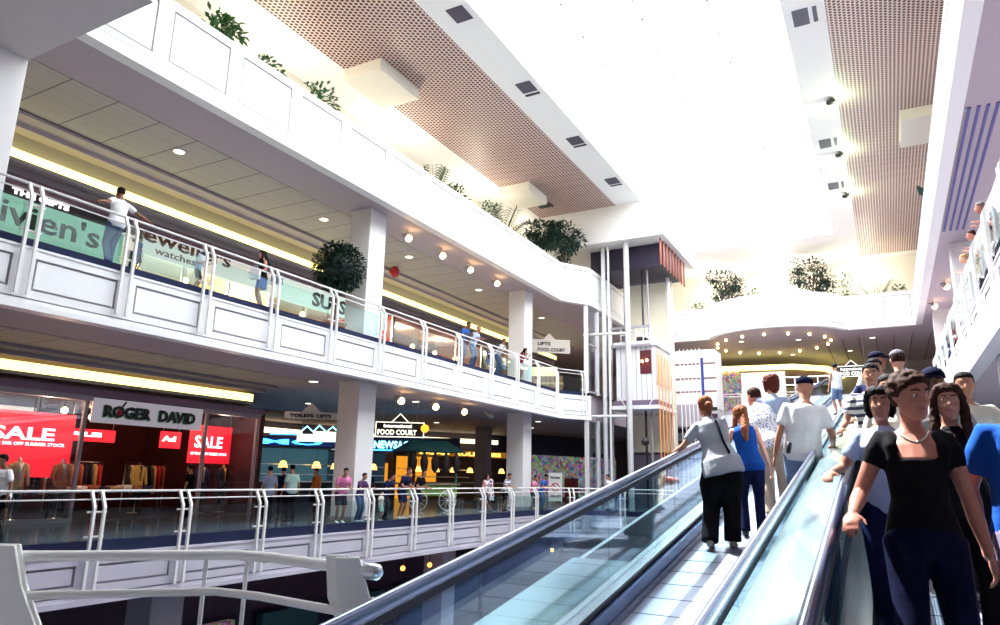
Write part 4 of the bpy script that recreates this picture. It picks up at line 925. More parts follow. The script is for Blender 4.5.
# ------------------------------------------------------------------ ground level seen through the rails
struct('wall_left', B(-20.3, -20, -3, 46, -5.5, -1.2), mat('ground_dark', (.04, .03, .06), .8))
t = thing('ground_shop', 'dark ground level shop front with colourful goods', 'shop', (-19.8, 14, -5.5))
MB().box(0, .2, -12, 20, 2.4, 4.2).build('fascia', mat('plum', (.05, .02, .05), .6), t)
for k in range(8): MB().box(.0, .3, -11 + k * 4, -8.2 + k * 4, .2, 2.2).build('display', speck('lower_goods', 11 + k, 1.4, .25) if k < 4 else mat('teal_dark', (.02, .1, .12), .6), t)
for k, (x, y) in enumerate(((-15.5, 19.4), (-15.5, 21.5), (-15.3, 22.9), (-15.6, 26), (-15.6, 29), (-14, 31))):
    tt = thing('hanging_lamp', ORD[k] + ' orange hanging lamp from the left below the first level', 'light', (x, y, -1.12), 0, 'orange lamps of the ground level ceiling')
    MB().tube([(0, 0, 0), (0, 0, -.5)], .015, 5).build('cord', BLACK, tt); MB().ball((0, 0, -.62), .085, nu=8, nv=6).build('globe', LAMPO, tt)
for k, (x, y) in enumerate(((-12.5, 18), (-10.5, 15.5), (-9, 19), (-12, 23), (-8, 13.5))):
    tt = thing('cafe_table', ORD[k] + ' nearest round cafe table on the ground floor' if k else 'round cafe table left of centre on the ground floor', 'table', (x, y, -5.5), 0, 'cafe tables on the ground floor')
    MB().lathe((0, 0, 0), [(.28, 0), (.28, .03), (.04, .06), (.04, .7)], 14).build('pedestal', BLACK, tt); MB().lathe((0, 0, .7), [(.5, 0), (.52, .02), (.5, .05)], 20).build('table_top', mat('cafe_top', (.7, .55, .45), .4), tt)
t = thing('market_cart', 'low white and blue sales counter on the ground floor', 'cart', (-10.5, 21.5, -5.5), .5)
bevel(MB().box(-1.4, 1.4, -.6, .6, 0, 1.0).build('counter', mat('pale_blue_unit', (.3, .4, .7), .5), t), .02); MB().box(-1.5, 1.5, -.7, .7, 1.0, 1.06).build('counter_top', WHITE, t)
for k in range(5): MB().box(-1.2 + k * .5, -.85 + k * .5, -.4, .3, 1.06, 1.4).build('goods', speck('cart_goods', k, 3, .5), t)

# ------------------------------------------------------------------ people
SK = {k: mat('skin_' + k, c, .5, spec=.3) for k, c in dict(pale=(.62, .34, .25), tan=(.42, .20, .13), brown=(.24, .10, .06), red=(.50, .20, .145)).items()}
HR = {k: mat('hair_' + k, c, .75, spec=.15, noise=.4, nscale=40) for k, c in dict(black=(.006, .004, .006), brown=(.035, .012, .008), auburn=(.11, .022, .014), ginger=(.22, .075, .035), grey=(.14, .12, .12), blond=(.34, .2, .09)).items()}
EYEW = mat('eye_white', (.8, .78, .76), .3); IRIS = mat('iris_dark', (.02, .012, .01), .2); LIP = mat('lips', (.50, .13, .12), .4)
BAKE = []
HTEX = bpy.data.textures.new('hair_strands', 'CLOUDS'); HTEX.noise_scale = .022; HTEX.noise_depth = 1
def cloth(name, c=None, c2=None, kind=None, size=.05, ratio=.3):
    if c is None: return MATS['cloth_' + name]
    if c2: return pattern_mat('cloth_' + name, kind or 'speckle', c, c2, .85, size, ratio)
    return mat('cloth_' + name, c, .9, noise=.12, nscale=9, bump=.5, spec=.08)
def V3(*a): return Vector(a)
def ik(a, t, l1, l2, pole):
    d = t - a; L = min(max(d.length, abs(l1 - l2) + .02), l1 + l2 - .004); u = d.normalized()
    ca = (l1 * l1 + L * L - l2 * l2) / (2 * l1 * L); sa = math.sqrt(max(0, 1 - ca * ca))
    p = (pole - u * pole.dot(u)); p = p.normalized() if p.length > .01 else V3(0, 1, 0)
    return a + u * l1 * ca + p * l1 * sa, a + u * L
def person(label, x, y, z, face, H=1.7, skin='pale', hair='short', hc='brown', top=('tee', None), bot=('trousers', None), shoe=None,
           lean=0., side=0., yaw=0., nod=0., turn=0., lh=None, rh=None, lf=None, rf=None, fem=False, drop=0., vox=.016, near=False, hat=None, belly=0., bend=0., group=None, front=False, hand_n=None, heavy=1., loose=False, wide=1.):
    s = H / 1.75
    z += .0; root = thing('person', label, 'person', (x, y, z), face, group)
    S = lambda v: V3(v[0], v[1], v[2]) / s if v is not None else None
    lh, rh, lf, rf = S(lh), S(rh), S(lf), S(rf)
    P = V3(0, 0, .93 - drop / s)
    fx = V3(1, 0, 0); sd = V3(math.sin(side), math.sin(lean) * math.cos(side), math.cos(lean) * math.cos(side)).normalized()
    fwd = (V3(0, 1, 0) - sd * sd.y).normalized(); rt = fwd.cross(sd).normalized()
    if yaw:  # twist of the shoulders
        q = Matrix.Rotation(yaw, 3, sd); rt2 = q @ rt; fw2 = q @ fwd
    else: rt2, fw2 = rt, fwd
    def sp(t, a=0, b=0): 
        k = min(1, max(0, t / .5)); r_ = rt.lerp(rt2, k).normalized(); f_ = fwd.lerp(fw2, k).normalized()
        bb = bend * max(0, t - .15) ** 2
        return P + sd * t + r_ * a + f_ * (b + bb)
    W = heavy
    if fem: prof = [(-.10, .145, .105, -.01), (-.02, .172 * W, .122 * W, -.012), (.08, .15 * W, .108 * W, 0), (.18, .122 * W, .092 * W, .004), (.28, .132 * W, .10 * W, .008), (.37, .148 * W, .122, .022), (.44, .152, .098, .008), (.49, .11, .07, 0), (.53, .055, .055, 0)]; shw = .148; sht = .455
    else: prof = [(-.10, .14, .10, -.01), (-.02, .162 * W, .118 * W, -.008), (.08, .156 * W, (.108 + belly) * W, belly * .6), (.18, .150 * W, (.104 + belly) * W, belly * .7), (.28, .160 * W, .112 * W, belly * .3), (.38, .176, .122, .01), (.45, .172, .105, .003), (.50, .12, .078, -.002), (.54, .062, .06, 0)]; shw = .178; sht = .455
    def torso(mb, t0, t1, o, n=18, flare=0.):
        rr = []
        for (t, a, b, c) in prof:
            if t < t0 - .001 or t > t1 + .001: continue
            f = 1 + flare * max(0, (.12 - t)) * 3
            k = min(1, max(0, t / .5)); r_ = rt.lerp(rt2, k).normalized(); f_ = fwd.lerp(fw2, k).normalized()
            rr.append((sp(t, 0, c), r_ * (a + o) * f, f_ * (b + o) * f))
        mb.rings(rr, n)
    # limbs
    shL = sp(sht, -shw, 0); shR = sp(sht, shw, 0)
    lh = lh if lh is not None else P + V3(-.27 * W, .06, -.07); rh = rh if rh is not None else P + V3(.27 * W, .06, -.07)
    arms = []
    for sg, sh, t in ((-1, shL, lh), (1, shR, rh)):
        e, w = ik(sh, t, .285, .255, V3(sg * .30, -.6, -.75)); arms.append((sg, sh, e, w))
    hipL = sp(-.03, -.088, 0); hipR = sp(-.03, .088, 0)
    lf = lf if lf is not None else V3(-.10, .0, 0); rf = rf if rf is not None else V3(.10, .0, 0)
    legs = []
    for sg, hp, f in ((-1, hipL, lf), (1, hipR, rf)):
        an = V3(f.x, f.y - .03, f.z + .085); kn, an2 = ik(hp, an, .43, .425, V3(sg * .08, 1, .05)); legs.append((sg, hp, kn, an2))
    body = MB(); torso(body, -.2, .6, -.004)
    hn = (sd + V3(0, .25 + nod, 0)).normalized() if not nod else (V3(0, 0, 1) * 1.0 + sd * .6 + fw2 * (.15 + nod)).normalized()
    if lean > .45: hn = (V3(0, 0, .5) + sd).normalized()
    hc_ = sp(.50) + hn * .19 + fw2 * .012
    # head frame
    hy = (Matrix.Rotation(turn, 3, V3(0, 0, 1)) @ fw2); hz = V3(0, -0.0, 1) + fw2 * (nod * .9) * 1.0
    hz = (hz + sd * .35).normalized(); hy = (hy - hz * hy.dot(hz)).normalized(); hx = hy.cross(hz).normalized()
    Hd = lambda a, b, c: hc_ + hx * a + hy * b + hz * c
    hp_ = [(-.118, .018, .02, .058), (-.108, .036, .038, .048), (-.088, .052, .056, .032), (-.055, .062, .074, .016), (-.02, .069, .086, .004), (.015, .074, .092, 0), (.05, .076, .095, -.004), (.08, .069, .086, -.006), (.102, .050, .064, -.006), (.117, .020, .026, -.006)]
    body.rings([(Hd(0, cy, zz), hx * rx, hy * ry) for zz, rx, ry, cy in hp_], 18)
    body.tube([sp(.47), sp(.50) + hn * .06, Hd(0, -.012, -.055)], [.062, .054 if not fem else .047, .055 if not fem else .048], 12)
    body.tube([Hd(0, .088, .012), Hd(0, .104, -.012), Hd(0, .112, -.030)], [.008, .011, .015], 8)     # nose
    body.tube([Hd(-.012, .098, -.036), Hd(.012, .098, -.036)], .010, 6)
    for sg in (-1, 1):
        body.tube([Hd(sg * .072, -.004, .02), Hd(sg * .080, -.012, .0), Hd(sg * .072, .0, -.03)], [.012, .014, .008], 6)  # ear
        body.tube([Hd(sg * .014, .090, .030), Hd(sg * .044, .080, .033)], [.008, .006], 6)                              # brow ridge
        body.ball(Hd(sg * .034, .062, -.03), .024, nu=8, nv=6)                                                          # cheek
    hands = []
    for sg, sh, e, w in arms:
        body.tube([sp(sht - .03, sg * (shw - .07)), sh, sh.lerp(e, .4), e], [.055, .056 * (.95 if fem else 1.08), .044, .037], 10)
        body.tube([e, e.lerp(w, .35), w], [.037, .039, .024], 10)
        d = (w - e).normalized()
        if hand_n is not None and w.z > .7: hd = (d * .5 + V3(*hand_n)).normalized()
        else: hd = (d + V3(0, .12, -.15)).normalized()
        inw = V3(-sg, 0, 0) if abs(hd.z) > .55 else V3(0, 0, -1)
        pn = (inw - hd * inw.dot(hd)).normalized(); sv = hd.cross(pn).normalized()
        tv = V3(0, 1, 0) if abs(hd.z) > .55 else V3(-sg, 0, 0)
        if sv.dot(tv) < 0: sv = -sv
        body.tube([w, w + hd * .045, w + hd * .085], [.027, .041, .040], 10, flat=.42, ref=pn)
        ff = .0088 if not near else .0082
        ff = max(ff, vox * .62)
        for k, (o, L) in enumerate(((.030, .072), (.010, .082), (-.010, .076), (-.029, .058))):
            b0 = w + hd * .085 + sv * o; c1 = (hd + pn * .35 + sv * (o * 1.2)).normalized(); c2 = (hd * .6 + pn * .85).normalized()
            body.tube([b0 - hd * .01, b0 + c1 * L * .5, b0 + c1 * L * .5 + c2 * L * .5], [ff * 1.1, ff, ff * .85], 6)
        b0 = w + hd * .025 + sv * .030; c1 = (sv * .75 + hd * .7 + pn * .3).normalized()
        body.tube([b0, b0 + c1 * .035, b0 + (c1 + hd * .4).normalized() * .062], [ff * 1.4, ff * 1.15, ff * .9], 6)
    for sg, hp, kn, an in legs:
        body.tube([hp, hp.lerp(kn, .45), kn, kn.lerp(an, .3), an], [.088 * W, .070, .050, .052, .035], 12)
    def fin(mb, name, m, v, sm=2, cut=None):
        for i, p in enumerate(mb.v): mb.v[i] = tuple(Vector(p) * s)
        o = mb.build(name, m, root)
        rm = o.modifiers.new('remesh', 'REMESH'); rm.mode = 'VOXEL'; rm.voxel_size = v; rm.use_smooth_shade = True
        if sm: q = o.modifiers.new('smooth', 'SMOOTH'); q.factor = .5; q.iterations = sm
        BAKE.append(o); return o
    fin(body, 'body', SK[skin], vox, 1)
    def fin2(mb, name, m):
        for i, p in enumerate(mb.v): mb.v[i] = tuple(Vector(p) * s)
        return mb.build(name, m, root)
    # face parts
    if front or near:
        for sg in (-1, 1):
            fin2(MB().ball(Hd(sg * .031, .0800, .006), .0115, .0115, .0058, 8, 6), 'eye', EYEW); fin2(MB().ball(Hd(sg * .031, .0895, .006), .0052, .003, .0052, 8, 6), 'iris', IRIS)
            fin2(MB().tube([Hd(sg * .014, .097, .030), Hd(sg * .033, .094, .036), Hd(sg * .052, .080, .031)], [.004, .0045, .003], 6), 'eyebrow', HR[hc] if hc != 'grey' else HR['brown'])
        fin2(MB().tube([Hd(-.022, .083, -.064), Hd(-.008, .093, -.060), Hd(0, .0935, -.062), Hd(.008, .093, -.060), Hd(.022, .083, -.064)], [.003, .006, .006, .006, .003], 6), 'mouth', LIP)
    # clothes
    kind, tm = top
    c = MB(); hem = -.10
    if kind == 'scoop':
        torso(c, -.1, .38, .012, flare=.0)
        c.rings([(sp(.40, 0, .004), rt2 * .158, fw2 * .118), (sp(.43, 0, -.03), rt2 * .158, fw2 * .075), (sp(.475, 0, -.045), rt2 * .12, fw2 * .05)], 14)
        for sg in (-1, 1): c.tube([sp(.36, sg * .10, .085), sp(.43, sg * .115, .075), sp(.49, sg * .115, .02), sp(.47, sg * .11, -.04)], [.035, .034, .032, .035], 8)
    else:
        torso(c, hem - .001, .505, .016 if kind != 'dress' else .014, flare=.12)
        if kind == 'tee' and loose: c.rings([(sp(.03), rt * .190 * W, fwd * .150 * W), (sp(-.08, 0, -.005), rt * .198 * W, fwd * .158 * W), (sp(-.155, 0, -.01), rt * .200 * W, fwd * .160 * W)], 18)
        c.tube([sp(.48), sp(.515)], [.09, .068], 12)
    sl = {'tee': .62, 'scoop': .42, 'shirt': .62, 'long': 2, 'none': 0, 'dress': .35, 'long_shirt': 2}.get(kind, .6)
    for sg, sh, e, w in arms:
        if sl > 0:
            en = sh.lerp(e, min(1, sl)); k = 1.3 if kind in ('tee', 'shirt') else 1.15
            c.tube([sp(sht - .02, sg * (shw - .09)), sh, sh.lerp(e, min(1, sl) * .5), en], [.072, .064, .050 * k, .047 * k * (.88 if kind == 'scoop' else 1)], 12)
            if sl > 1: c.tube([e, e.lerp(w, .5), e.lerp(w, .93)], [.050, .044, .034], 10)
        elif True: c.tube([sp(sht + .01, sg * (shw - .10)), sp(sht + .01, sg * (shw - .03))], [.06, .045], 10)
    if kind == 'dress':
        c.rings([(sp(.05), rt * .165, fwd * .125), (P + V3(0, 0, -.05), fx * .185, V3(0, .145, 0)), (P + V3(0, 0, -.25), fx * .21, V3(0, .18, 0)), (P + V3(0, .02, -.42), fx * .225, V3(0, .20, 0))], 18)
    fin(c, {'dress': 'dress', 'shirt': 'shirt', 'long_shirt': 'shirt', 'long': 'jumper'}.get(kind, 't_shirt'), tm, max(vox, .012))
    bk, bm_ = bot
    if bk in ('trousers', 'jeans', 'shorts'):
        c = MB(); rr = []
        c.rings([(sp(.085), rt * .150 * W, fwd * .112 * W), (sp(.02), rt * .168 * W, fwd * .126 * W), (sp(-.06), rt * .168 * W, fwd * .128), (sp(-.12), rt * .150, fwd * .11)], 18)
        for sg, hp, kn, an in legs:
            if bk == 'shorts': c.tube([hp + V3(0, 0, .02), hp.lerp(kn, .5), hp.lerp(kn, .88)], [.105 * W, .098 * W, .092 * W], 12, cap=False)
            else: c.tube([hp + V3(0, 0, .02), hp.lerp(kn, .5), kn, kn.lerp(an, .5), an + V3(0, 0, -.025)], [.105 * W, .090 * W * wide, .070 * wide, .066 * wide, .066 * wide], 12, cap=False)
        fin(c, bk, bm_, max(vox, .012))
    elif bk == 'skirt':
        c = MB(); c.rings([(sp(.09), rt * .135 * W, fwd * .105 * W), (sp(.02), rt * .178 * W, fwd * .132 * W), (P + V3(0, 0, -.12), fx * .19 * W, V3(0, .145, 0)), (P + V3(0, .02, -.36), fx * .20 * W, V3(0, .165, 0))], 18)
        fin(c, 'skirt', bm_, max(vox, .012))
    elif bk == 'long_skirt':
        c = MB(); c.rings([(sp(.09), rt * .140 * W, fwd * .108 * W), (sp(.0), rt * .182 * W, fwd * .135 * W), (P + V3(0, 0, -.2), fx * .185 * W, V3(0, .15, 0)), (P + V3(0, .02, -.55), fx * .19, V3(0, .17, 0)), (P + V3(0, .02, -.82), fx * .21, V3(0, .19, 0))], 18)
        fin(c, 'long_skirt', bm_, max(vox, .012))
    shm = shoe or BLACK
    for sg, hp, kn, an in legs:
        c = MB(); g = V3(an.x, an.y, an.z - .085)
        c.rings([(g + V3(0, -.055, .035), V3(.028, 0, 0), V3(0, 0, .030)), (g + V3(0, -.03, .045), V3(.038, 0, 0), V3(0, 0, .044)), (g + V3(0, .03, .045), V3(.040, 0, 0), V3(0, 0, .044)), (g + V3(0, .10, .032), V3(.046, 0, 0), V3(0, 0, .031)), (g + V3(0, .17, .025), V3(.043, 0, 0), V3(0, 0, .024)), (g + V3(0, .205, .02), V3(.022, 0, 0), V3(0, 0, .012))], 12)
        fin2(c, 'shoe', shm)
    # hair
    if hair != 'bald' and hat != 'cap' or hair in ('long', 'bob', 'pony'):
        h = MB()
        def shell(zb, front_z, grow):
            """cap of hair: rings round the skull; the front is kept behind the face line"""
            rr = []
            for zz, rx, ry, cy in [(-.055, .060, .052, -.040), (-.02, .074, .068, -.030), (.02, .080, .080, -.022), (.05, .083, .088, -.014), (.08, .080, .094, -.006), (.105, .064, .078, -.006), (.128, .036, .046, -.008)]:
                if zz < zb: continue
                rr.append((Hd(0, cy, zz), hx * (rx + grow), hy * (ry + grow)))
            h.rings(rr, 18)
        if hair == 'short': shell(-.03, 0, .001)
        elif hair == 'bob':
            shell(-.06, 0, .010)
            for sg in (-1, 1): h.tube([Hd(sg * .055, .03, .09), Hd(sg * .082, .01, .02), Hd(sg * .078, .0, -.06), Hd(sg * .068, .01, -.10)], [.030, .028, .026, .018], 8)
            h.tube([Hd(0, -.05, .05), Hd(0, -.07, -.04), Hd(0, -.06, -.10)], [.07, .068, .05], 12)
        elif hair == 'long':
            shell(-.06, 0, .008)
            for sg in (-1, 1): h.tube([Hd(sg * .045, .05, .095), Hd(sg * .080, .03, .03), Hd(sg * .085, .01, -.06), Hd(sg * .09, .03, -.16), Hd(sg * .09, .05, -.26)], [.026, .026, .030, .034, .018], 8)
            h.tube([Hd(0, -.05, .06), Hd(0, -.08, -.05), sp(.44, 0, -.12), sp(.32, 0, -.13)], [.075, .075, .085, .05], 12, flat=.6, ref=(1, 0, 0))
        elif hair == 'pony':
            shell(-.06, 0, .004); h.ball(Hd(0, -.115, .0), .045, nu=10, nv=8); h.tube([Hd(0, -.11, 0), Hd(0, -.13, -.06), Hd(0, -.11, -.13)], [.035, .032, .012], 8)
        elif hair == 'bun':
            shell(-.06, 0, .004); h.ball(Hd(0, -.10, .035), .055, nu=10, nv=8)
            for sg in (-1, 1):
                for q in range(4): h.tube([Hd(sg * .006, .080 - q * .02, .100 + q * .008), Hd(sg * (.052 + q * .006), .066 - q * .022, .072 + q * .008), Hd(sg * .086, .022 - q * .012, .028 + q * .015), Hd(sg * .080, -.035, -.005 + q * .015), Hd(sg * .03, -.09, .03)], [.006, .010, .014, .017, .012], 7)
        ho = fin(h, 'hair', HR[hc], max(vox * .8, .009), 1)
        dm = ho.modifiers.new('strands', 'DISPLACE'); dm.texture = HTEX; dm.strength = .018 if hair != 'short' else .012; dm.mid_level = .45
    if hat:
        hm = {'cap': cloth('cap_navy', (.005, .006, .025)), 'capw': cloth('cap_white', (.85, .83, .8)), 'capg': cloth('cap_grey', (.14, .13, .16)), 'sun': cloth('hat_navy', (.02, .03, .14))}[hat]
        h = MB(); h.rings([(Hd(0, 0, zz), hx * rx, hy * ry) for zz, rx, ry in ((.045, .088, .104), (.085, .085, .100), (.115, .064, .078), (.136, .026, .034))], 16)
        fin2(h, 'hat_crown', hm); b = MB()
        if hat == 'sun': b.rings([(Hd(0, 0, .035), hx * .15, hy * .165), (Hd(0, 0, .05), hx * .095, hy * .11)], 18)
        else:
            vs = []
            for k in range(9):
                a = PI * k / 8; vs += [Hd(math.cos(a) * .078, .06 + .035 * math.sin(a), .05), Hd(math.cos(a) * .080, .075 + .105 * math.sin(a), .044)]
            n = len(vs); vs += [v + hz * .006 for v in vs]; fs = []
            for k in range(8):
                a = k * 2; fs += [(a, a + 2, a + 3, a + 1), (a + n, a + 1 + n, a + 3 + n, a + 2 + n), (a + 1, a + 3, a + 3 + n, a + 1 + n)]
            b.add(vs, fs)
        fin2(b, 'hat_brim', hm)
    root['_'] = 0; del root['_']
    return root, dict(Hd=Hd, sp=sp, s=s, arms=arms, P=P, root=root, fin2=fin2, hands=hands, rt=rt2, fw=fw2)
def bake():
    dg = bpy.context.evaluated_depsgraph_get()
    new = [(o, bpy.data.meshes.new_from_object(o.evaluated_get(dg))) for o in BAKE]
    for o, me in new:
        o.modifiers.clear(); old = o.data; o.data = me; me.name = o.name
    BAKE.clear()

WT_ = cloth('white', (.84, .84, .86)); GRY = cloth('grey_marl', (.40, .42, .47)); BLK = cloth('black', (.008, .007, .009)); DEN = cloth('denim', (.07, .12, .25)); DENL = cloth('light_denim', (.22, .30, .48))
NVY = cloth('navy', (.012, .016, .06)); BLU = cloth('royal_blue', (.01, .07, .34)); KHA = cloth('khaki', (.50, .40, .30)); LBL = cloth('pale_blue', (.42, .52, .72)); PNK = cloth('pink', (.72, .22, .42)); MNT = cloth('mint', (.42, .62, .55)); CHR = cloth('charcoal', (.03, .03, .045)); CRM = cloth('cream', (.72, .68, .60))
FLO = cloth('floral_blue', (.82, .84, .88), (.06, .12, .42), 'speckle', .030, .33); FLP = cloth('floral_pink', (.8, .7, .75), (.35, .08, .2), 'speckle', .05, .4); STR = cloth('striped', (.80, .8, .82), (.05, .05, .1), 'ribsz', .07, .45)
PI2 = PI / 2
zl = lambda y: CL + TS * y
zr = lambda y: CR + TS * y
# going up on the left walkway, seen from behind
w_, d_ = person('woman with a ginger ponytail in a loose grey t-shirt and wide black trousers', -1.61, 8.0, zl(8.0) + .005, .12, 1.66, 'tan', 'pony', 'ginger', ('tee', GRY), ('trousers', BLK), cloth('shoe_tan', (.5, .42, .35)), side=-.24, lean=.16, lh=(-.52, .28, 1.0), rh=(-.02, .38, 1.0), lf=(-.14, -.10, 0), rf=(.08, .05, 0), fem=True, vox=.012, heavy=1.18, turn=.5, loose=True, wide=1.45)
d_['fin2'](MB().tube([d_['sp'](.50, .07, -.03), d_['sp'](.40, .09, -.125), d_['sp'](.20, .10, -.13), d_['sp'](.05, .13, -.14)], .014, 6), 'bag_strap', BLK)
person('girl with long ginger hair in a sleeveless royal blue top beside the loose grey t-shirt', -1.40, 8.55, zl(8.55) + .005, .25, 1.48, 'pale', 'long', 'ginger', ('none', BLU), ('trousers', NVY), None, side=-.10, lean=.10, lh=(-.3, .3, .9), fem=True, vox=.012, turn=.4)
person('man bending over in a blue floral shirt and khaki trousers by the left handrail', -1.28, 9.5, zl(9.5) + .005, .25, 1.74, 'red', 'short', 'brown', ('tee', FLO), ('trousers', KHA), cloth('shoe_brown', (.10, .04, .03)), lean=.38, side=-.22, lh=(-.5, .45, 1.0), rh=(-.15, .45, .95), rf=(.14, .22, .04), lf=(-.06, 0, 0), vox=.013, turn=.7, heavy=1.08)
person('person in a pale blue shirt with auburn bobbed hair under a white cap', -1.26, 9.7, zl(9.7) + .005, .1, 1.80, 'pale', 'bob', 'auburn', ('tee', LBL), ('trousers', CRM), None, vox=.013, hat='capw', turn=.5, lh=(-.42, .2, .98), fem=True, heavy=1.1)
w_, d_ = person('man in a white t-shirt and jeans with a phone pouch on his belt', -.81, 8.35, zl(8.35) + .005, .05, 1.78, 'tan', 'short', 'black', ('tee', WT_), ('jeans', DENL), None, side=.10, rh=(.30, .25, 1.03), lh=(-.30, .0, .84), vox=.012, turn=-.1, hat='cap', heavy=1.08)
d_['fin2'](MB().tube([d_['sp'](.07, -.13, -.10), d_['sp'](-.02, -.13, -.11)], .030, 8), 'phone_pouch', BLACK)
d_['fin2'](MB().rings([(d_['sp'](.045), d_['rt'] * .178, d_['fw'] * .136), (d_['sp'](.075), d_['rt'] * .175, d_['fw'] * .133)], 20), 'belt', BLACK)
person('child in a white vest and blue shorts standing near the head of the left walkway', -1.30, 26.0, zl(26) + .005, .6, 1.74, 'tan', 'short', 'black', ('none', WT_), ('shorts', DENL), None, rh=(.12, .25, 1.25), vox=.02)
# coming down on the right walkway, facing the camera
w_, d_ = person('woman with pinned-back brown hair in a black scoop-neck top and a necklace', .11, 3.95, zr(3.95), PI + .10, 1.66, 'red', 'bun', 'brown', ('scoop', BLK), ('trousers', cloth('ink', (.006, .007, .03))), None, rh=(.30, .20, .98), lh=(-.25, .02, .80), lf=(-.10, -.02, 0), rf=(.10, .16, 0), fem=True, near=True, vox=.0075, turn=.50, nod=.26, heavy=.95)
nk = MB(); nk.tube([d_['sp'](.505 - .055 * math.cos(a) ** 2 * (1 if math.cos(a) > 0 else .0), .068 * math.sin(a), .025 + .068 * math.cos(a)) for a in [k * PI / 8 for k in range(17)]], .0045, 6)
d_['fin2'](nk, 'necklace', mat('silver_beads', (.75, .65, .6), .3, .6))
person('woman in a pale blue blouse with black bobbed hair behind the woman in black', -.02, 5.2, zr(5.2), PI, 1.54, 'tan', 'bob', 'black', ('shirt', LBL), ('trousers', NVY), None, rh=(.30, .28, .98), fem=True, vox=.010, front=True, heavy=1.1)
w_, d_ = person('person wearing glasses with dark hair behind the woman in the pale blouse', .05, 6.5, zr(6.5), PI, 1.58, 'tan', 'short', 'black', ('tee', CRM), ('trousers', NVY), None, vox=.012, front=True, fem=True)
for sg in (-1, 1): d_['fin2'](MB().tube([d_['Hd'](sg * .032 + .022 * math.cos(a), .100, .004 + .017 * math.sin(a)) for a in [k * PI / 5 for k in range(11)]], .0025, 5), 'glasses_rim', BLACK)
person('man in a white striped shirt with dark hair leaning towards the left rail', -.08, 7.9, zr(7.9), PI, 1.66, 'tan', 'short', 'black', ('shirt', STR), ('trousers', CHR), None, rh=(.30, .28, 1.0), vox=.013, front=True)
person('young man in a dark top with an orange-lit face further up the right walkway', -.05, 9.2, zr(9.2), PI, 1.70, 'tan', 'short', 'black', ('tee', NVY), ('trousers', NVY), None, rh=(.28, .2, 1.0), vox=.015, front=True)
person('person with a navy cap and pale shoulders near the top of the group', -.05, 10.6, zr(10.6), PI + .5, 1.78, 'red', 'short', 'black', ('tee', CRM), ('trousers', CHR), None, vox=.016, hat='cap', turn=.6)
person('man in a grey cap and black t-shirt with arms spread, highest of the crowd', .22, 9.8, zr(9.8), .2, 1.80, 'pale', 'short', 'brown', ('tee', BLK), ('trousers', CHR), None, rh=(.45, .1, .98), lh=(-.42, .1, .98), vox=.014, hat='capg')
person('person in a teal shirt beside the man in the grey cap', -.02, 11.5, zr(11.5), PI, 1.76, 'red', 'short', 'brown', ('tee', cloth('teal', (.08, .42, .55))), ('trousers', NVY), None, vox=.016)
person('boy in a grey t-shirt with thick black hair right of the woman in black', .34, 6.1, zr(6.1), PI, 1.62, 'brown', 'short', 'black', ('tee', cloth('stone', (.36, .34, .32))), ('trousers', CHR), None, vox=.012, front=True, hat='cap', heavy=1.05)
person('girl with long straight dark hair in a black top at the right of the crowd', .34, 5.0, zr(5.0), PI, 1.55, 'tan', 'long', 'brown', ('long', BLK), ('trousers', BLK), None, fem=True, vox=.010, front=True, rh=(.0, .28, 1.08))
person('person in a cream sleeve partly hidden behind the long-haired girl', .60, 6.9, zr(6.9), PI, 1.56, 'tan', 'short', 'black', ('long', CRM), ('trousers', CHR), None, rh=(-.1, .1, .9), lh=(-.45, .2, 1.05), vox=.014)
person('man in a bright blue t-shirt and grey shorts at the right edge of the picture', .58, 4.1, zr(4.1), PI + .15, 1.68, 'red', 'short', 'grey', ('tee', BLU), ('shorts', cloth('mauve_grey', (.20, .17, .26))), None, rh=(.24, .02, .86), lh=(-.22, .24, .92), vox=.010, front=True, heavy=1.12)
t = thing('handbag', 'dark handbag with a white clasp between the woman in black and the man in blue', 'bag', (.50, 3.9, zr(3.9)))
bevel(MB().box(-.12, .12, -.05, .05, .48, .70).build('bag_body', NVY, t), .03); MB().tube([(-.09, 0, .68), (-.06, 0, .9), (.06, 0, .9), (.09, 0, .68)], .008, 6).build('strap', BLACK, t); MB().box(-.09, -.02, -.065, -.05, .54, .60).build('clasp', WHITE, t)
t = thing('shoe', 'single red-brown loafer on the pallets right of the khaki trousers', 'shoe', (-.95, 11.9, zl(11.9) + .01), .6)
MB().rings([((0, yy, zz), (w, 0, 0), (0, 0, h)) for yy, zz, w, h in ((-.13, .05, .04, .04), (-.06, .06, .055, .055), (.04, .05, .06, .045), (.13, .04, .055, .03), (.18, .03, .03, .015))], 12).build('upper', mat('red_leather', (.35, .05, .03), .4), t); MB().box(-.06, .06, -.14, .17, 0, .015).build('sole', BLACK, t)
# first level gallery, at the rail (facing the void) and walking
def rail_p(label, y, z, H, lean=.34, **k):
    x = -14.98; rz = 1.0 if z < 1 else 1.16
    return person(label, x, y, z, -PI2 + k.pop('rot', 0), H, lean=lean, lh=(-.16, .42, rz + .06), rh=(.16, .42, rz + .06), hand_n=(0, .2, -.1), vox=k.pop('vox', .022), **k)
rail_p('man in a pink shirt and dark shorts leaning on the rail left of the column', 17.35, 0, 1.74, .42, skin='tan', hc='black', top=('shirt', PNK), bot=('shorts', CHR), shoe=WHITE, rot=-.5, turn=-.3)
rail_p('boy with dark curly hair and crossed arms on the rail before the column', 18.25, 0, 1.55, .2, skin='tan', hc='brown', top=('tee', cloth('plum', (.08, .04, .12))), bot=('jeans', DEN), shoe=WHITE)
rail_p('fair-haired man in a navy t-shirt looking over the rail', 20.5, 0, 1.80, .34, skin='red', hc='auburn', top=('tee', NVY), bot=('shorts', NVY), shoe=WHITE)
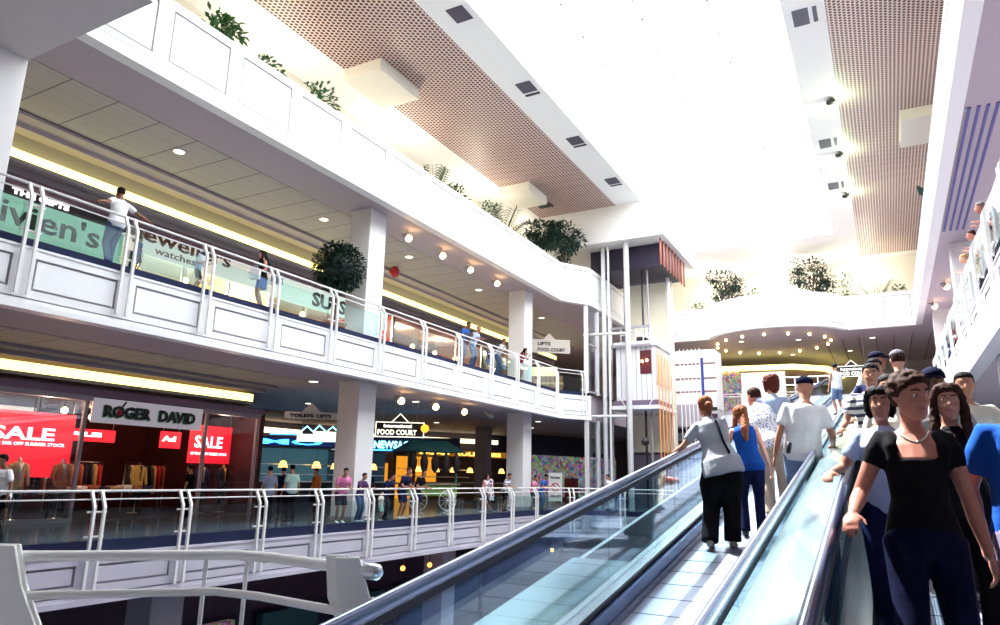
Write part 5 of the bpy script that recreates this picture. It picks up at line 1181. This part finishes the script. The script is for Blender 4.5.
rail_p('man in a black t-shirt leaning on the rail beside the fair-haired man', 21.4, 0, 1.76, .36, skin='tan', hc='black', top=('tee', BLK), bot=('shorts', NVY), shoe=WHITE)
rail_p('person in dark blue bending behind the column left of the navy pair', 19.55, 0, 1.62, .45, skin='tan', hc='black', top=('tee', NVY), bot=('trousers', CHR))
person('toddler in a pale top sitting behind the glass near the navy pair', -14.85, 19.2, 0, -PI2, .95, 'pale', 'short', 'brown', ('tee', CRM), ('shorts', MNT), WHITE, vox=.02, drop=.0)
person('woman with a pink top leaning near the gold-lit stall', -15.0, 26.3, 0, -PI2, 1.62, 'red', 'bob', 'brown', ('none', FLP), ('skirt', CHR), None, fem=True, vox=.022, lean=.15)
person('woman in a black and pink flowered dress facing away at the far rail', -15.2, 27.2, 0, PI2, 1.66, 'tan', 'bob', 'black', ('dress', cloth('floral_dark', (.7, .62, .7), (.05, .02, .06), 'speckle', .09, .45)), ('none', None), None, fem=True, vox=.022)
rail_p('person in a black and white striped top bending at the far rail', 28.1, 0, 1.70, .3, skin='tan', hc='black', top=('tee', STR), bot=('shorts', BLK))
rail_p('man in a blue shirt and blue cap leaning near the notice stand', 31.9, 0, 1.70, .3, skin='tan', hc='black', top=('tee', cloth('mid_blue', (.04, .12, .42))), bot=('jeans', DEN), hat='cap')
rail_p('person in a pink top beside the man in the blue cap', 30.9, 0, 1.62, .2, skin='tan', hc='black', top=('tee', PNK), bot=('trousers', CHR))
person('person in a white shirt standing beyond the notice stand', -12.4, 34.3, 0, 2.4, 1.72, 'tan', 'short', 'black', ('tee', WT_), ('trousers', CRM), None, vox=.024)
person('man in a mint green shirt standing with his back turned near the blue neon stall', -16.7, 17.0, 0, 1.3, 1.74, 'tan', 'short', 'black', ('tee', MNT), ('trousers', BLK), None, vox=.02, heavy=1.1)
person('man in a grey-blue shirt beside the mint green shirt, back turned', -17.0, 16.35, 0, 1.2, 1.68, 'tan', 'short', 'black', ('tee', cloth('slate', (.24, .27, .38))), ('trousers', BLK), None, vox=.02)
person('person in a white shirt with black hair passing at the left edge of the picture', -15.6, 8.0, 0, PI, 1.74, 'brown', 'short', 'black', ('tee', WT_), ('trousers', BLK), None, vox=.018, lean=.1)
person('dark-clothed person crouching behind the rail at the left edge', -15.1, 7.6, 0, -2.2, 1.5, 'brown', 'short', 'black', ('tee', BLK), ('trousers', BLK), None, vox=.018, drop=.30, lean=.5)
for k, (x, y, lb, tm, bm_) in enumerate(((-19.0, 18.9, 'shopper in a dark jacket by the red banner at the shop corner', NVY, BLK), (-19.6, 15.5, 'shopper in a black top in front of the shop doorway', BLK, BLK), (-19.0, 20.6, 'shopper in an orange top near the shop corner', cloth('orange', (.6, .2, .05)), BLK), (-21.0, 26.2, 'person in dark clothes queueing behind the column', NVY, NVY), (-22.0, 31.0, 'person in a red top by the neon stall', cloth('red_top', (.5, .05, .05)), BLK))):
    person(lb, x, y, 0, 1.0 + k, 1.68, 'tan', 'short', 'black', ('tee', tm), ('trousers', bm_), None, vox=.026)
# second level gallery
person('man in a white t-shirt with arms spread along the second level rail', -14.86, 9.0, Z2 + .03, PI2 + .15, 1.86, 'brown', 'short', 'black', ('tee', WT_), ('jeans', DEN), None, lh=(-.72, -.26, 1.22), rh=(.72, -.24, 1.22), lean=-.06, vox=.016, lf=(-.06, .05, 0), rf=(.16, .28, .0), heavy=1.05)
person('child in a blue sun hat and pale blue shirt reading a booklet behind the glass', -15.0, 11.35, Z2 + .03, -1.1, 1.02, 'pale', 'short', 'brown', ('tee', LBL), ('shorts', CHR), None, lh=(-.1, .22, .72), rh=(.1, .22, .72), vox=.016, hat='sun', front=True)
tag(MB().box(-.02, .02, -.15, .15, 0, .2).build('booklet', WHITE), 'open white booklet held by the child in the sun hat', 'booklet'); bpy.data.objects['booklet'].location = (-14.80, 11.22, Z2 + .72); bpy.data.objects['booklet'].rotation_euler = (0, .3, .4)
person('small child in blue crouching behind the glass left of the sun hat', -15.1, 9.75, Z2 + .03, 0, .95, 'brown', 'short', 'black', ('tee', BLU), ('shorts', NVY), None, vox=.018)
w_, d_ = person('woman with long dark hair in a black top and blue skirt carrying bags', -15.0, 13.45, Z2 + .03, 2.7, 1.68, 'red', 'long', 'black', ('none', BLK), ('skirt', cloth('blue_skirt', (.06, .12, .40))), None, lh=(-.18, .22, 1.0), rh=(.2, .22, 1.05), fem=True, vox=.018)
t = thing('shopping_bag', 'white shopping bag held by the woman in the blue skirt', 'bag', (-14.9, 13.1, Z2 + .78), .3); MB().box(-.14, .14, -.05, .05, 0, .28).build('bag_body', WHITE, t); MB().tube([(-.07, 0, .28), (-.05, 0, .38), (.05, 0, .38), (.07, 0, .28)], .006, 5).build('handle', WHITE, t)
t = thing('handbag', 'slate blue handbag at the hip of the woman in the blue skirt', 'bag', (-14.85, 13.85, Z2 + .80), .3); bevel(MB().box(-.17, .17, -.06, .06, 0, .26).build('bag_body', cloth('slate', (.24, .27, .38)), t), .02); MB().tube([(-.1, 0, .25), (-.05, 0, .42), (.05, 0, .42), (.1, 0, .25)], .008, 5).build('strap', BLACK, t)
rail_p('man in a blue shirt leaning on the second level rail, left of the pair', 24.1, Z2 + .03, 1.84, .40, skin='brown', hc='black', top=('tee', cloth('mid_blue')), bot=('jeans', DEN), vox=.024)
rail_p('man in a pale blue shirt leaning on the second level rail, right of the pair', 25.0, Z2 + .03, 1.84, .34, skin='red', hc='blond', top=('tee', LBL), bot=('jeans', DEN), vox=.024)
rail_p('person in a light grey shirt bending over the rail left of the second column', 27.2, Z2 + .03, 1.72, .55, skin='tan', hc='brown', top=('tee', cloth('light_grey', (.5, .55, .62))), bot=('jeans', DEN), vox=.024)
rail_p('woman with black hair in a red-hemmed top bending over the rail before the second column', 29.4, Z2 + .03, 1.64, .5, skin='tan', hair='long', hc='black', top=('tee', cloth('maroon', (.3, .02, .05))), bot=('skirt', WT_), fem=True, vox=.024)
person('child in a blue top behind the glass below the bending person', -15.05, 26.5, Z2 + .03, -PI2, 1.15, 'tan', 'short', 'blond', ('tee', NVY), ('shorts', DEN), None, vox=.024)
person('small child with an orange cap behind the glass near the second column', -15.05, 27.95, Z2 + .03, -PI2, 1.05, 'tan', 'short', 'ginger', ('tee', WT_), ('shorts', DENL), None, vox=.024)
# right gallery, second level
for k, (y, lb, tm, sk_) in enumerate(((17.9, 'bald man in a dark blue shirt leaning over the right upper railing, nearest of three', NVY, 'red'), (19.9, 'person in a white shirt leaning over the right upper railing, middle of three', WT_, 'red'), (22.0, 'fair person in a cream top leaning over the right upper railing, farthest of three', CRM, 'pale'))):
    person(lb, 2.62, y, Z2 + .03, PI2, 1.80, sk_, 'short', ['grey', 'brown', 'blond'][k], ('tee', tm), ('trousers', CHR), None, lean=.4, lh=(-.16, .40, 1.22), rh=(.16, .40, 1.22), hand_n=(0, .2, -.1), vox=.02, front=True)
person('person in a red top by the far end of the right upper railing', 2.6, 31.0, Z2 + .03, PI2, 1.66, 'tan', 'short', 'black', ('tee', cloth('red_top')), ('trousers', BLK), None, vox=.026, lean=.2)
person('person in a blue top at the far end of the right upper railing', 2.6, 34.5, Z2 + .03, PI2, 1.7, 'tan', 'short', 'black', ('tee', BLU), ('trousers', BLK), None, vox=.026)
# ground level diners
for k, (x, y, tm) in enumerate(((-11.6, 18.2, PNK), (-9.6, 15.6, BLU), (-8.4, 18.4, CRM))):
    person(['person in a pink top', 'person in a royal blue top', 'person in a cream top'][k] + ' standing among the ground floor cafe tables', x, y, -5.5, 1.0 * k, 1.7, 'tan', 'short', 'black', ('tee', tm), ('trousers', CHR), None, vox=.026)
bake()
print('STRUCTURE DONE', len(bpy.data.objects))
# ------------------------------------------------------------------ INCLUDE_MORE
